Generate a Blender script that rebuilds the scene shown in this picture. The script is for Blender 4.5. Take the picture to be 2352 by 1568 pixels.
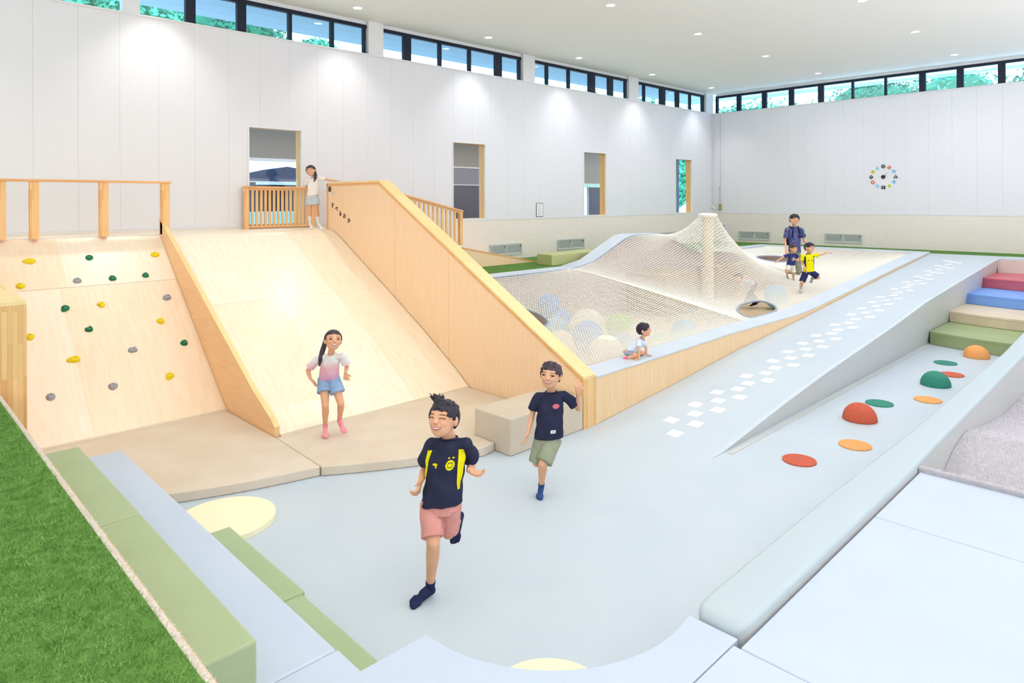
import bpy, bmesh, math, random
import numpy as np
from mathutils import Vector, Matrix
random.seed(7); rng = np.random.default_rng(7)
for o in list(bpy.data.objects): bpy.data.objects.remove(o)
COL = bpy.context.scene.collection
sc = bpy.context.scene
V = Vector
# ------------------------------------------------------------------ camera
# room axes: +Y runs along the left wall to the far corner, +X along the far wall towards the right; z=0 is the play-pit floor
F = 1542.0; CX = 1176.0; CY = 462.0; H = 2.8
TH = math.atan((2755 - CX) / F); RO = 0.0045
_r0 = V((math.cos(TH), math.sin(TH), 0)); _f0 = V((-math.sin(TH), math.cos(TH), 0)); _u0 = V((0, 0, 1))
CR = _r0 * math.cos(RO) - _u0 * math.sin(RO); CU = _u0 * math.cos(RO) + _r0 * math.sin(RO); CF = _f0
cam_d = bpy.data.cameras.new('camera'); cam = bpy.data.objects.new('camera', cam_d); COL.objects.link(cam)
cam_d.sensor_width = 36; cam_d.lens = 36 * F / 2352; cam_d.shift_y = -(784 - CY) / 2352; cam_d.clip_end = 300
m = Matrix((CR, CU, -CF)).transposed().to_4x4(); m.translation = V((0, 0, H)); cam.matrix_world = m
sc.camera = cam
# ------------------------------------------------------------------ world, light, exposure
w = bpy.data.worlds.new('sky'); sc.world = w; w.use_nodes = True
nt = w.node_tree; bg = nt.nodes['Background']
tc = nt.nodes.new('ShaderNodeTexCoord'); sp = nt.nodes.new('ShaderNodeSeparateXYZ'); rp = nt.nodes.new('ShaderNodeValToRGB')
nt.links.new(tc.outputs['Generated'], sp.inputs[0]); nt.links.new(sp.outputs['Z'], rp.inputs[0]); nt.links.new(rp.outputs[0], bg.inputs[0])
rp.color_ramp.elements[0].position = 0.0; rp.color_ramp.elements[0].color = (0.52, 0.78, 1.0, 1)
rp.color_ramp.elements[1].position = 0.8; rp.color_ramp.elements[1].color = (0.30, 0.58, 1.0, 1)
bg.inputs[1].default_value = 4.4
sc.view_settings.view_transform = 'Standard'; sc.view_settings.look = 'None'; sc.view_settings.gamma = 1
sc.view_settings.exposure = 0.24; sc.view_settings.use_curve_mapping = False
sc.cycles.use_denoising = True; sc.cycles.max_bounces = 6; sc.cycles.diffuse_bounces = 4; sc.cycles.glossy_bounces = 2; sc.cycles.transparent_max_bounces = 12
sc.cycles.use_adaptive_sampling = True; sc.cycles.adaptive_threshold = 0.08; sc.cycles.adaptive_min_samples = 12; sc.cycles.denoiser = "OPENIMAGEDENOISE"; sc.cycles.light_sampling_threshold = 0.02
sc.cycles.sample_clamp_indirect = 6; sc.cycles.caustics_reflective = False
CEIL = 6.72; G = 1.3; WX = -12.56; WY = 22.7; XR = 5.5; YB = -7.0
LXS = [-11.86, -8.23, -4.62, -1.0, 2.62]; LYS = [-3.5, 0.1, 3.68, 7.25, 10.82, 14.17, 17.7, 21.3]
def area(loc, sx, sy, e, col, rot=(0, 0, 0)):
    l = bpy.data.lights.new('area', 'AREA'); l.shape = 'RECTANGLE'; l.size = sx; l.size_y = sy; l.energy = e; l.color = col
    o = bpy.data.objects.new('fill_area_light', l); o.location = loc; o.rotation_euler = rot; COL.objects.link(o); return o
area((-3.0, 5.0, 6.6), 9, 12, 110, (1, 0.985, 0.955))  # added soft fill below the ceiling, no fixture belongs to it
area((-6.0, 16.0, 6.6), 9, 10, 260, (0.95, 0.97, 1.0))  # added cool fill over the net to brighten the far end
area((2.6, 8.0, 2.5), 5, 24, 300, (1.0, 0.98, 0.95), (math.radians(180), 0, 0))  # added out-of-view fill aimed upward to lift the ceiling
# added fill panels standing in for windows on the unseen back and right sides
area((XR - 0.9, 8.0, 3.4), 4.4, 26, 740, (0.97, 0.985, 1.0), (0, math.radians(150), 0))
area((-4.0, YB + 0.9, 3.7), 14, 4.0, 440, (1.0, 0.98, 0.95), (math.radians(150), 0, 0))
for lx in LXS:
    for ly in LYS:
        wall = lx < -11
        l = bpy.data.lights.new('downlight_lamp', 'SPOT'); l.energy = 105 if wall else 30
        if lx == -8.23 and ly in (3.68, 7.25): l.energy = 110
        l.spot_size = math.radians(104 if not wall else 96); l.spot_blend = 0.75; l.shadow_soft_size = 0.09
        l.color = (1.0, 0.955, 0.88) if ly < 9 else (0.96, 0.98, 1.0)
        o = bpy.data.objects.new('downlight_lamp', l); o.location = (lx, ly, CEIL - 0.03); COL.objects.link(o)
# ------------------------------------------------------------------ helpers
def s2l(c): return c / 12.92 if c <= 0.04045 else ((c + 0.055) / 1.055) ** 2.4
def hexc(h): h = h.lstrip('#'); return tuple(s2l(int(h[i:i + 2], 16) / 255) for i in (0, 2, 4)) + (1,)
MATS = {}
def mat(name, col, rough=0.6, col2=None, scale=6, stretch=(1, 1, 1), bump=0.0, bscale=40, spec=0.3, detail=4, coat=0, sheen=0, emis=None, bstretch=None, fac=(0.35, 0.65)):
    if name in MATS: return MATS[name]
    M = bpy.data.materials.new(name); M.use_nodes = True; n = M.node_tree.nodes; L = M.node_tree.links
    b = n['Principled BSDF']; c = hexc(col) if isinstance(col, str) else col
    b.inputs['Base Color'].default_value = c; b.inputs['Roughness'].default_value = rough
    b.inputs['Specular IOR Level'].default_value = spec; b.inputs['Coat Weight'].default_value = coat; b.inputs['Coat Roughness'].default_value = 0.15
    if sheen: b.inputs['Sheen Weight'].default_value = sheen
    t = n.new('ShaderNodeTexCoord')
    if col2:
        mp = n.new('ShaderNodeMapping'); mp.inputs['Scale'].default_value = stretch
        no = n.new('ShaderNodeTexNoise'); no.inputs['Scale'].default_value = scale; no.inputs['Detail'].default_value = detail
        r = n.new('ShaderNodeValToRGB'); r.color_ramp.elements[0].color = c; r.color_ramp.elements[1].color = hexc(col2)
        r.color_ramp.elements[0].position = fac[0]; r.color_ramp.elements[1].position = fac[1]
        L.new(t.outputs['Object'], mp.inputs[0]); L.new(mp.outputs[0], no.inputs[0]); L.new(no.outputs[0], r.inputs[0]); L.new(r.outputs[0], b.inputs['Base Color'])
    if bump:
        mp2 = n.new('ShaderNodeMapping'); mp2.inputs['Scale'].default_value = bstretch or (1, 1, 1)
        no2 = n.new('ShaderNodeTexNoise'); no2.inputs['Scale'].default_value = bscale; no2.inputs['Detail'].default_value = 3
        bp = n.new('ShaderNodeBump'); bp.inputs['Strength'].default_value = bump; bp.inputs['Distance'].default_value = 0.02
        L.new(t.outputs['Object'], mp2.inputs[0]); L.new(mp2.outputs[0], no2.inputs[0]); L.new(no2.outputs[0], bp.inputs['Height']); L.new(bp.outputs[0], b.inputs['Normal'])
    if emis: b.inputs['Emission Color'].default_value = c; b.inputs['Emission Strength'].default_value = emis
    MATS[name] = M; return M
def brickmat(name, c1, c2, mortar, bw, bh, msize, axes=(0, 2), rough=0.5, bias=0.0, offset=0.5, spec=0.3, grain=None):
    if name in MATS: return MATS[name]
    M = bpy.data.materials.new(name); M.use_nodes = True; n = M.node_tree.nodes; L = M.node_tree.links; b = n['Principled BSDF']
    t = n.new('ShaderNodeTexCoord'); s = n.new('ShaderNodeSeparateXYZ'); cb = n.new('ShaderNodeCombineXYZ'); br = n.new('ShaderNodeTexBrick')
    L.new(t.outputs['Object'], s.inputs[0]); L.new(s.outputs[axes[0]], cb.inputs[0]); L.new(s.outputs[axes[1]], cb.inputs[1]); L.new(cb.outputs[0], br.inputs[0])
    br.inputs['Color1'].default_value = hexc(c1); br.inputs['Color2'].default_value = hexc(c2); br.inputs['Mortar'].default_value = hexc(mortar)
    br.inputs['Scale'].default_value = 1; br.inputs['Mortar Size'].default_value = msize; br.inputs['Brick Width'].default_value = bw; br.inputs['Row Height'].default_value = bh
    br.inputs['Bias'].default_value = bias; br.offset = offset; b.inputs['Roughness'].default_value = rough; b.inputs['Specular IOR Level'].default_value = spec
    if grain:
        mp = n.new('ShaderNodeMapping'); mp.inputs['Scale'].default_value = grain[0]; no = n.new('ShaderNodeTexNoise'); no.inputs['Scale'].default_value = grain[1]
        mx = n.new('ShaderNodeMix'); mx.data_type = 'RGBA'; mx.blend_type = 'MULTIPLY'; mx.inputs[0].default_value = grain[2]
        L.new(t.outputs['Object'], mp.inputs[0]); L.new(mp.outputs[0], no.inputs[0]); L.new(br.outputs[0], mx.inputs[6]); L.new(no.outputs[0], mx.inputs[7]); L.new(mx.outputs[2], b.inputs['Base Color'])
    else: L.new(br.outputs[0], b.inputs['Base Color'])
    MATS[name] = M; return M
def glassmat(name, tint=(0.9, 0.97, 1, 1), refl=0.07):
    M = bpy.data.materials.new(name); M.use_nodes = True; n = M.node_tree.nodes; L = M.node_tree.links
    for x in list(n): n.remove(x)
    o = n.new('ShaderNodeOutputMaterial'); tr = n.new('ShaderNodeBsdfTransparent'); gl = n.new('ShaderNodeBsdfGlossy'); mx = n.new('ShaderNodeMixShader')
    tr.inputs[0].default_value = tint; gl.inputs['Roughness'].default_value = 0.02; mx.inputs[0].default_value = refl
    L.new(tr.outputs[0], mx.inputs[1]); L.new(gl.outputs[0], mx.inputs[2]); L.new(mx.outputs[0], o.inputs[0]); MATS[name] = M; return M
def tag(o, label=None, cat=None, group=None, kind=None):
    if label: o['label'] = label
    if cat: o['category'] = cat
    if group: o['group'] = group
    if kind: o['kind'] = kind
    return o
def empty(name, loc, label=None, cat=None, group=None, kind=None):
    o = bpy.data.objects.new(name, None); o.location = loc; COL.objects.link(o); o.empty_display_size = 0.1
    bpy.context.view_layer.update() if False else None
    o['_base'] = list(loc); return tag(o, label, cat, group, kind)
def base_of(o):
    b = V((0, 0, 0))
    while o is not None: b += o.location; o = o.parent
    return b
def obj(name, bm, ma, parent=None, smooth=False, base=None, label=None, cat=None, group=None, kind=None, mats=None):
    """link a bmesh (or mesh) modelled in world coordinates as one mesh object"""
    if isinstance(bm, bmesh.types.BMesh):
        me = bpy.data.meshes.new(name); bm.normal_update(); bm.to_mesh(me); bm.free()
    else: me = bm
    n = len(me.vertices); co = np.empty(n * 3, np.float32); me.vertices.foreach_get('co', co); co = co.reshape(-1, 3)
    pb = np.array(base_of(parent)) if parent else np.zeros(3)
    if base is None: base = ((co[:, 0].min() + co[:, 0].max()) / 2, (co[:, 1].min() + co[:, 1].max()) / 2, co[:, 2].min())
    bs = np.array(base, float); co -= bs; me.vertices.foreach_set('co', co.ravel())
    if smooth: me.polygons.foreach_set('use_smooth', np.ones(len(me.polygons), bool))
    for mm in (mats or [ma]): me.materials.append(mm)
    o = bpy.data.objects.new(name, me); COL.objects.link(o); o.location = bs - pb
    if parent: o.parent = parent
    return tag(o, label, cat, group, kind)
def B(): return bmesh.new()
def box(bm, a, b):
    x0, y0, z0 = a; x1, y1, z1 = b
    vs = [bm.verts.new(p) for p in ((x0, y0, z0), (x1, y0, z0), (x1, y1, z0), (x0, y1, z0), (x0, y0, z1), (x1, y0, z1), (x1, y1, z1), (x0, y1, z1))]
    for f in ((0, 3, 2, 1), (4, 5, 6, 7), (0, 1, 5, 4), (1, 2, 6, 5), (2, 3, 7, 6), (3, 0, 4, 7)): bm.faces.new([vs[i] for i in f])
    return bm
def bx(a, b, bev=0):
    a2 = [min(p, q) for p, q in zip(a, b)]; b2 = [max(p, q) for p, q in zip(a, b)]
    bm = box(B(), a2, b2)
    if bev: bmesh.ops.bevel(bm, geom=bm.edges[:], offset=bev, segments=2, affect='EDGES', profile=0.5)
    return bm
def poly_prism(bm, pts, ext):
    """pts: list of 3D points (planar loop), ext: extrusion vector"""
    e = V(ext); a = [bm.verts.new(V(p)) for p in pts]; b = [bm.verts.new(V(p) + e) for p in pts]
    n = len(pts); bm.faces.new(a); bm.faces.new(b[::-1])
    for i in range(n): bm.faces.new((a[i], b[i], b[(i + 1) % n], a[(i + 1) % n]))
    bmesh.ops.recalc_face_normals(bm, faces=bm.faces[:]); return bm
def prism(pts, ext, bev=0, seg=2):
    bm = poly_prism(B(), pts, ext)
    if bev: bmesh.ops.bevel(bm, geom=bm.edges[:], offset=bev, segments=seg, affect='EDGES', profile=0.5)
    return bm
def frame_of(d):
    d = V(d).normalized(); a = V((0, 0, 1)) if abs(d.z) < 0.9 else V((1, 0, 0))
    s = d.cross(a).normalized(); return s, s.cross(d).normalized(), d
def tube(bm, pts, r, n=8, closed=False):
    pts = [V(p) for p in pts]; rings = []
    rr = r if isinstance(r, (list, tuple)) else [r] * len(pts)
    for i, p in enumerate(pts):
        d = (pts[(i + 1) % len(pts)] - pts[i - 1]) if closed else (pts[min(i + 1, len(pts) - 1)] - pts[max(i - 1, 0)])
        s, u, _ = frame_of(d); rings.append([bm.verts.new(p + (s * math.cos(2 * math.pi * k / n) + u * math.sin(2 * math.pi * k / n)) * rr[i]) for k in range(n)])
    m_ = len(rings)
    for i in range(m_ if closed else m_ - 1):
        A, Bq = rings[i], rings[(i + 1) % m_]
        for k in range(n): bm.faces.new((A[k], A[(k + 1) % n], Bq[(k + 1) % n], Bq[k]))
    if not closed: bm.faces.new(rings[0][::-1]); bm.faces.new(rings[-1])
    return bm
def ell(bm, c, r, R=None, u=14, v=9):
    c = V(c); r = (r, r, r) if not isinstance(r, (tuple, list)) else r
    M = Matrix.Diagonal((r[0], r[1], r[2])).to_3x3(); M = (R.to_3x3() @ M) if R else M
    nv = bm.verts.new; T = nv(M @ V((0, 0, 1)) + c); Bo = nv(M @ V((0, 0, -1)) + c); rg = []
    for j in range(1, v):
        a = math.pi * j / v; sa, ca = math.sin(a), math.cos(a)
        rg.append([nv(M @ V((sa * math.cos(2 * math.pi * k / u), sa * math.sin(2 * math.pi * k / u), ca)) + c) for k in range(u)])
    nf = bm.faces.new
    for k in range(u): nf((T, rg[0][k], rg[0][(k + 1) % u])); nf((Bo, rg[-1][(k + 1) % u], rg[-1][k]))
    for a_, b_ in zip(rg[:-1], rg[1:]):
        for k in range(u): nf((a_[k], b_[k], b_[(k + 1) % u], a_[(k + 1) % u]))
    return bm
def cap(bm, p0, p1, r0, r1=None, n=12):
    r1 = r0 if r1 is None else r1; p0 = V(p0); p1 = V(p1)
    ell(bm, p0, r0, u=n, v=8); ell(bm, p1, r1, u=n, v=8)
    if (p1 - p0).length > 1e-4: tube(bm, [p0, p1], [r0, r1], n)
    return bm
def chain(bm, pts, rs, n=12):
    for i in range(len(pts) - 1): cap(bm, pts[i], pts[i + 1], rs[i], rs[i + 1], n)
    return bm
def loft(bm, secs, n=24, p=2.3):
    """secs: (centre, half-width vector, half-depth vector)"""
    rings = []
    for c, a, b in secs:
        c, a, b = V(c), V(a), V(b); ring = []
        for k in range(n):
            t = 2 * math.pi * k / n; ct, st = math.cos(t), math.sin(t)
            ring.append(bm.verts.new(c + a * (math.copysign(abs(ct) ** (2 / p), ct)) + b * (math.copysign(abs(st) ** (2 / p), st))))
        rings.append(ring)
    for i in range(len(rings) - 1):
        for k in range(n): bm.faces.new((rings[i][k], rings[i][(k + 1) % n], rings[i + 1][(k + 1) % n], rings[i + 1][k]))
    bm.faces.new(rings[0][::-1]); bm.faces.new(rings[-1]); bmesh.ops.recalc_face_normals(bm, faces=bm.faces[:]); return bm
TMP = bpy.data.scenes.new('workshop')   # scratch scene so that evaluating a modifier does not touch the whole hall (removed at the end)
def evalmesh(o):
    vl = TMP.view_layers[0]; vl.update(); me = bpy.data.meshes.new_from_object(o.evaluated_get(vl.depsgraph)); bpy.data.objects.remove(o); return me
def remesh(bm, vox, smooth=2, noise=None):
    me = bpy.data.meshes.new('t'); bm.to_mesh(me); bm.free(); o = bpy.data.objects.new('t', me); TMP.collection.objects.link(o)
    r = o.modifiers.new('r', 'REMESH'); r.mode = 'VOXEL'; r.voxel_size = vox; r.adaptivity = 0
    if smooth: s_ = o.modifiers.new('s', 'SMOOTH'); s_.factor = 0.5; s_.iterations = smooth
    me2 = evalmesh(o); bpy.data.meshes.remove(me)
    return me2
def folds(me, amp, seed=0, fr=1.0):
    n = len(me.vertices); co = np.empty(n * 3, np.float32); no = np.empty(n * 3, np.float32); me.vertices.foreach_get('co', co); me.vertices.foreach_get('normal', no); co = co.reshape(-1, 3); no = no.reshape(-1, 3)
    R_ = np.random.default_rng(seed); d = np.zeros(n)
    for k in range(5):
        w_ = R_.normal(size=3); w_ /= np.linalg.norm(w_); w_ *= fr * R_.uniform(28, 75); u_ = R_.normal(size=3) * 9; d += np.sin(co @ w_ + 1.6 * np.sin(co @ u_ + k) + k * 1.3) * (0.5 + 0.5 * np.sin(co @ (R_.normal(size=3) * 11) + k))
    co += no * (amp * d / 2.2)[:, None]; me.vertices.foreach_set('co', co.ravel()); return me
def copy_tree(o, parent=None):
    c = o.copy(); COL.objects.link(c); c.parent = parent
    for ch in o.children: copy_tree(ch, c)
    return c
def interp(y, a, b): return float(np.interp(y, a, b))
# ------------------------------------------------------------------ materials
M_wall = mat('white_wall_panel', '#e7e7ec', 0.45, spec=0.35)
M_seam = mat('wall_joint', '#e7e7ec', 0.8)
M_ceil = mat('ceiling_paint', '#f9f8f3', 0.9, spec=0.1)
M_tile = brickmat('wall_tile', '#f0e6dc', '#ede2d7', '#f3ece4', 0.075, 0.075, 0.006, axes=(1, 2), rough=0.35, offset=0.0)
M_tileR = brickmat('wall_tile_far', '#ece3da', '#e9dfd5', '#f0e8e1', 0.075, 0.075, 0.006, axes=(0, 2), rough=0.35, offset=0.0)
M_vinyl = mat('pale_vinyl', '#c7d2dc', 0.38, '#c3cfda', 1.2, spec=0.3)
M_kerb = mat('pale_kerb_vinyl', '#b7c5cc', 0.4, spec=0.3)
M_kside = mat('grey_vinyl_side', '#c9cbcb', 0.5)
M_rim = mat('rim_vinyl', '#d3dce8', 0.4, '#ccd7e4', 2)
M_white = mat('white_mat', '#c4cfe1', 0.45, '#c0ccdf', 1.5, bump=0.15, bscale=2.5)
M_beige = mat('beige_mat', '#dfd2c2', 0.42, '#d9cab6', 2.5, bump=0.35, bscale=2.2, bstretch=(1, 2.5, 1))
M_beigeb = mat('beige_block', '#d2c5b2', 0.5, '#ccbeaa', 3)
M_green = mat('sage_green_mat', '#aabb94', 0.5, '#a4b68c', 2, bump=0.25, bscale=3, bstretch=(2.5, 0.6, 1))
M_cream = mat('cream_disc', '#f9f3cf', 0.5)
M_ply = mat('plywood_slide', '#fef4e2', 0.27, '#fcebd2', 3.2, stretch=(1.0, 7, 1.0), spec=0.5, detail=5, fac=(0.3, 0.75))
M_ply2 = mat('plywood_climb', '#fdefdc', 0.3, '#fbe7cf', 3.0, stretch=(0.8, 7, 0.8), spec=0.45, detail=5, fac=(0.3, 0.75))
M_plyb = mat('plywood_slide_b', '#fdefd8', 0.27, '#fae5c6', 3.2, stretch=(1.0, 7, 1.0), spec=0.5, detail=5, fac=(0.3, 0.75)); M_ply2b = mat('plywood_climb_b', '#fbe8cf', 0.3, '#f8ddbd', 3.0, stretch=(0.8, 7, 0.8), spec=0.45, detail=5, fac=(0.3, 0.75))
M_plyside = mat('plywood_side', '#fcdcb8', 0.4, '#f8d2a8', 4.0, stretch=(9, 9, 0.6), spec=0.3, detail=3, fac=(0.3, 0.7))
M_plyv = mat('plywood_front', '#f1d2a8', 0.4, '#eac798', 4.0, stretch=(9, 9, 0.6), spec=0.3, detail=3, fac=(0.3, 0.7))
M_pinecap = brickmat('laminated_pine_cap', '#fbe2a8', '#f3cf90', '#ecc684', 0.9, 0.034, 0.0012, axes=(0, 1), rough=0.4, grain=((2, 30, 2), 3, 0.10))
M_pinepost = brickmat('laminated_pine_post', '#f3cf94', '#e5b070', '#dba866', 0.55, 0.036, 0.001, axes=(2, 1), rough=0.45, grain=((30, 30, 2), 3, 0.12))
M_pineface = mat('pine_face', '#fad4a6', 0.42, '#f6c692', 2.2, stretch=(1.2, 1.2, 9), detail=5, fac=(0.3, 0.7), spec=0.3)
M_pineedge = mat('pine_edge', '#f2b67c', 0.45, '#eaa96b', 5)
M_pine = brickmat('pine_rail', '#f6cb8f', '#edb375', '#e8a867', 0.28, 0.03, 0.0008, axes=(2, 1), rough=0.45)
M_pinerail = brickmat('pine_rail_top', '#f4c189', '#e9aa6e', '#e2a063', 0.5, 0.03, 0.0008, axes=(1, 0), rough=0.45)
M_black = mat('dark_window_frame', '#1d2233', 0.4)
M_alu = mat('white_aluminium', '#e9eaec', 0.35)
M_soffit = mat('eave_soffit', '#d8e9ff', 0.8)
M_jamb = mat('wood_jamb', '#f0c27c', 0.5, '#eab76c', 6, stretch=(8, 8, 1))
M_glass = glassmat('window_glass')
M_glass2 = glassmat('interior_glass', (0.95, 0.97, 1, 1), 0.03)
M_grass = mat('artificial_turf', '#76a352', 0.9, '#5b883d', 22, bump=0.9, bscale=160, spec=0.1, detail=8)
M_blade = mat('turf_blade', '#8db563', 0.8, '#659545', 9, spec=0.1)
M_curb = mat('turf_backing', '#efe6dc', 0.8, '#e4d8cc', 60)
M_rope = mat('net_rope', '#fffcf3', 0.6, spec=0.1)
M_ropeg = mat('grey_rope', '#a3adbf', 0.7)
M_vent = mat('vent_frame', '#c4cdcb', 0.5)
M_vent2 = mat('vent_mesh', '#a7a9a6', 0.6)
M_dark = mat('near_black', '#26262c', 0.5)


# ================================================================== STRUCTURE
def structure(name, bm, ma, **k): return obj(name, bm, ma, kind='structure', **k)
# pit floor
structure('floor', bx((WX, -7, -0.1), (XR, WY, 0)), M_vinyl)
# upper ground level (concrete deck under the turf) : far strip, left strip, near strip
GT = G - 0.02
up = B(); box(up, (WX, 21.55, 0.0), (XR, WY, GT)); structure('floor_upper', up, M_kside)
up = B(); box(up, (WX, 7.0, 0.0), (-10.35, 21.54, GT)); structure('floor_upper', up, M_kside)
up = B(); box(up, (WX, YB, 0.0), (-2.0, 0.80, GT)); structure('floor_upper', up, M_kside)
# ceiling
structure('ceiling', bx((WX - 0.5, YB, CEIL), (XR, WY + 0.5, CEIL + 0.15)), M_ceil)
# unseen walls closing the hall
structure('wall_front', bx((WX, YB - 0.15, 0), (XR, YB, CEIL)), M_wall)
structure('wall_side', bx((XR, YB, 0), (XR + 0.15, WY, CEIL)), M_wall)
WT = 2.33   # top of the tiled dado
SILL = 6.0
# left wall : core with window openings + individual cladding panels
WIN = [(5.32, 6.38), (10.29, 11.33), (15.21, 16.25), (20.13, 21.17)]; WZ0, WZ1 = 2.38, 4.225
def wall_core(edges, z0, z1, opens, mk):
    bm = B(); xs = sorted(set([edges[0], edges[1]] + [v for o_ in opens for v in o_[:2]]))
    for a, b in zip(xs[:-1], xs[1:]):
        hit = [o_ for o_ in opens if o_[0] <= a + 1e-6 and o_[1] >= b - 1e-6]
        if hit: mk(bm, a, b, z0, hit[0][2]); mk(bm, a, b, hit[0][3], z1)
        else: mk(bm, a, b, z0, z1)
    return bm
mkL = lambda bm, a, b, z0, z1: box(bm, (WX - 0.16, a, z0), (WX - 0.012, b, z1))
wl = structure('wall_left', wall_core((YB, WY + 0.14), 0, SILL - 0.02, [(a - 0.031, b + 0.031, WZ0 - 0.031, WZ1 + 0.031) for a, b in WIN], mkL), M_seam)
mkF = lambda bm, a, b, z0, z1: box(bm, (a, WY + 0.012, z0), (b, WY + 0.16, z1))
wf = structure('wall_right', wall_core((WX - 0.16, XR), 0, SILL - 0.02, [], mkF), M_seam)
seams = [1.355 + 0.597 * i for i in range(-14, 37)]
for a, b in zip(seams[:-1], seams[1:]):
    a0, b0 = a + 0.0010, min(b - 0.0010, WY - 0.002)
    if b0 - a0 < 0.05: continue
    pieces = [(a0, b0, WT + 0.02, SILL - 0.03)]
    for (p, q) in WIN:
        new = []
        for (a1, b1, z1, z2) in pieces:
            if b1 <= p - 0.03 or a1 >= q + 0.03 or z2 <= WZ0 or z1 >= WZ1: new.append((a1, b1, z1, z2)); continue
            if a1 < p - 0.03: new.append((a1, p - 0.03, z1, z2))
            if b1 > q + 0.03: new.append((q + 0.03, b1, z1, z2))
            new.append((max(a1, p - 0.03), min(b1, q + 0.03), WZ1 + 0.03, z2))
        pieces = new
    bm = B()
    for (a1, b1, z1, z2) in pieces:
        if b1 - a1 > 0.01 and z2 - z1 > 0.01: box(bm, (WX - 0.012, a1, z1), (WX, b1, z2))
    if len(bm.verts): obj('panel', bm, M_wall, wl)
    else: bm.free()
sx = [-12.16 + 0.597 * i for i in range(0, 31)]
for a, b in zip([WX + 0.004] + sx[:-1], sx):
    if b > XR: break
    obj('panel', bx((a + 0.0010, WY, WT + 0.02), (b - 0.0010, WY + 0.012, SILL - 0.03)), M_wall, wf)
obj('tile_dado', bx((WX - 0.010, YB, G - 0.1), (WX + 0.004, WY, WT)), M_tile, wl)
obj('dado_trim', bx((WX - 0.010, YB, WT), (WX + 0.012, WY, WT + 0.018)), M_alu, wl)
obj('tile_dado', bx((WX + 0.004, WY - 0.004, G - 0.1), (XR, WY + 0.010, WT)), M_tileR, wf)
obj('dado_trim', bx((WX + 0.012, WY - 0.012, WT), (XR, WY + 0.010, WT + 0.018)), M_alu, wf)
structure('trim_1', bx((WX - 0.20, YB, SILL - 0.03), (WX + 0.025, WY + 0.19, SILL)), M_alu)
structure('trim_2', bx((WX + 0.026, WY - 0.025, SILL - 0.03), (XR, WY + 0.20, SILL)), M_alu)
# small access hatch outlines in the cladding above the windows
for (p, q) in WIN:
    obj('hatch_line', bx((WX - 0.001, p + 0.62, WZ1 + 0.12), (WX + 0.002, q - 0.02, WZ1 + 0.135)), M_seam, wl)
# columns between the clerestory bays
for (a, b) in [(3.2, 3.46), (7.95, 8.33), (12.71, 13.16), (17.46, 17.97), (22.2, 22.69)]:
    c_ = structure('trim_column', bx((WX - 0.20, a, SILL), (WX + 0.0, b, CEIL), 0.004), M_alu)
# clerestory windows: left (5 bays) and right (one long run)
WNUM = [1]
def clerestory(side, lo, hi, mull, thick):
    o = empty('window_%d' % WNUM[0], ((WX - 0.12, (lo + hi) / 2, SILL) if side == 'L' else ((lo + hi) / 2, WY + 0.12, SILL)), kind='structure'); WNUM[0] += 1
    def bb(a, b, z0, z1, d0=0.07, d1=0.15):
        return bx((WX - d1, a, z0), (WX - d0, b, z1)) if side == 'L' else bx((a, WY + d0, z0), (b, WY + d1, z1))
    ztop = 6.61
    obj('head_rail', bb(lo, hi, ztop - 0.05, ztop + 0.03), M_black, o)
    obj('head_filler', bb(lo, hi, ztop + 0.031, CEIL, 0.09, 0.14), M_alu, o)
    obj('sill_rail', bb(lo, hi, SILL, SILL + 0.02), M_black, o)
    xs = [lo] + [m_ for m_, _ in mull] + [hi]
    for m_, wd in mull: obj('mullion', bb(m_ - wd / 2, m_ + wd / 2, SILL + 0.021, ztop - 0.051, 0.065, 0.155), M_black, o)
    for a, b in zip(xs[:-1], xs[1:]):
        if b - a > 0.1: obj('pane', bb(a + 0.01, b - 0.01, SILL + 0.021, ztop - 0.051, 0.105, 0.111), M_glass, o)
TK = 0.17; TN = 0.07
clerestory('L', -2.0, 3.19, [(-0.7, TN), (0.3, TK), (1.3, TN), (2.3, TN)], 0)
clerestory('L', 3.47, 7.94, [(4.30, TK), (5.22, TK), (6.19, TN), (7.12, TN), (7.89, 0.05)], 0)
clerestory('L', 8.34, 12.70, [(9.02, 0.20), (9.97, TN), (10.90, TN), (11.88, 0.22), (12.64, 0.06)], 0)
clerestory('L', 13.17, 17.45, [(13.73, TN), (14.65, TN), (15.70, 0.27), (16.61, 0.22), (17.38, 0.06)], 0)
clerestory('L', 17.98, 22.19, [(18.4, TN), (19.48, 0.28), (20.40, 0.18), (21.23, TN), (22.1, 0.12)], 0)
clerestory('R', -12.5, XR - 0.01, [(-12.46, 0.09), (-11.60, 0.16), (-10.65, 0.17), (-9.70, 0.17), (-8.72, 0.18), (-7.73, TN), (-6.77, TN), (-5.77, 0.17), (-4.81, 0.17), (-3.83, 0.17), (-2.85, TN), (-1.9, TN), (-0.9, TK), (0.1, TN), (1.1, TN), (2.1, TN), (3.2, TK)], 0)
# eaves outside (soffit boards), individual boards
so = structure('trim_soffit', bx((WX - 2.30, -6, 6.80), (WX - 0.2, WY + 2.2, 6.92)), M_soffit)
for k in range(4): obj('soffit_board', bx((WX - 0.22 - 0.52 * (k + 1), -6, 6.78), (WX - 0.22 - 0.52 * k - 0.012, WY + 2.2, 6.80)), M_soffit, so)
so = structure('trim_soffit', bx((WX - 0.19, WY + 0.2, 6.80), (XR, WY + 2.05, 6.92)), M_soffit)
for k in range(3): obj('soffit_board', bx((WX - 0.19, WY + 0.22 + 0.6 * k, 6.78), (XR, WY + 0.22 + 0.6 * (k + 1) - 0.012, 6.80)), M_soffit, so)
obj('fascia', bx((WX - 0.19, WY + 2.05, 6.70), (XR, WY + 2.12, 6.92)), M_soffit, so)
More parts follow.
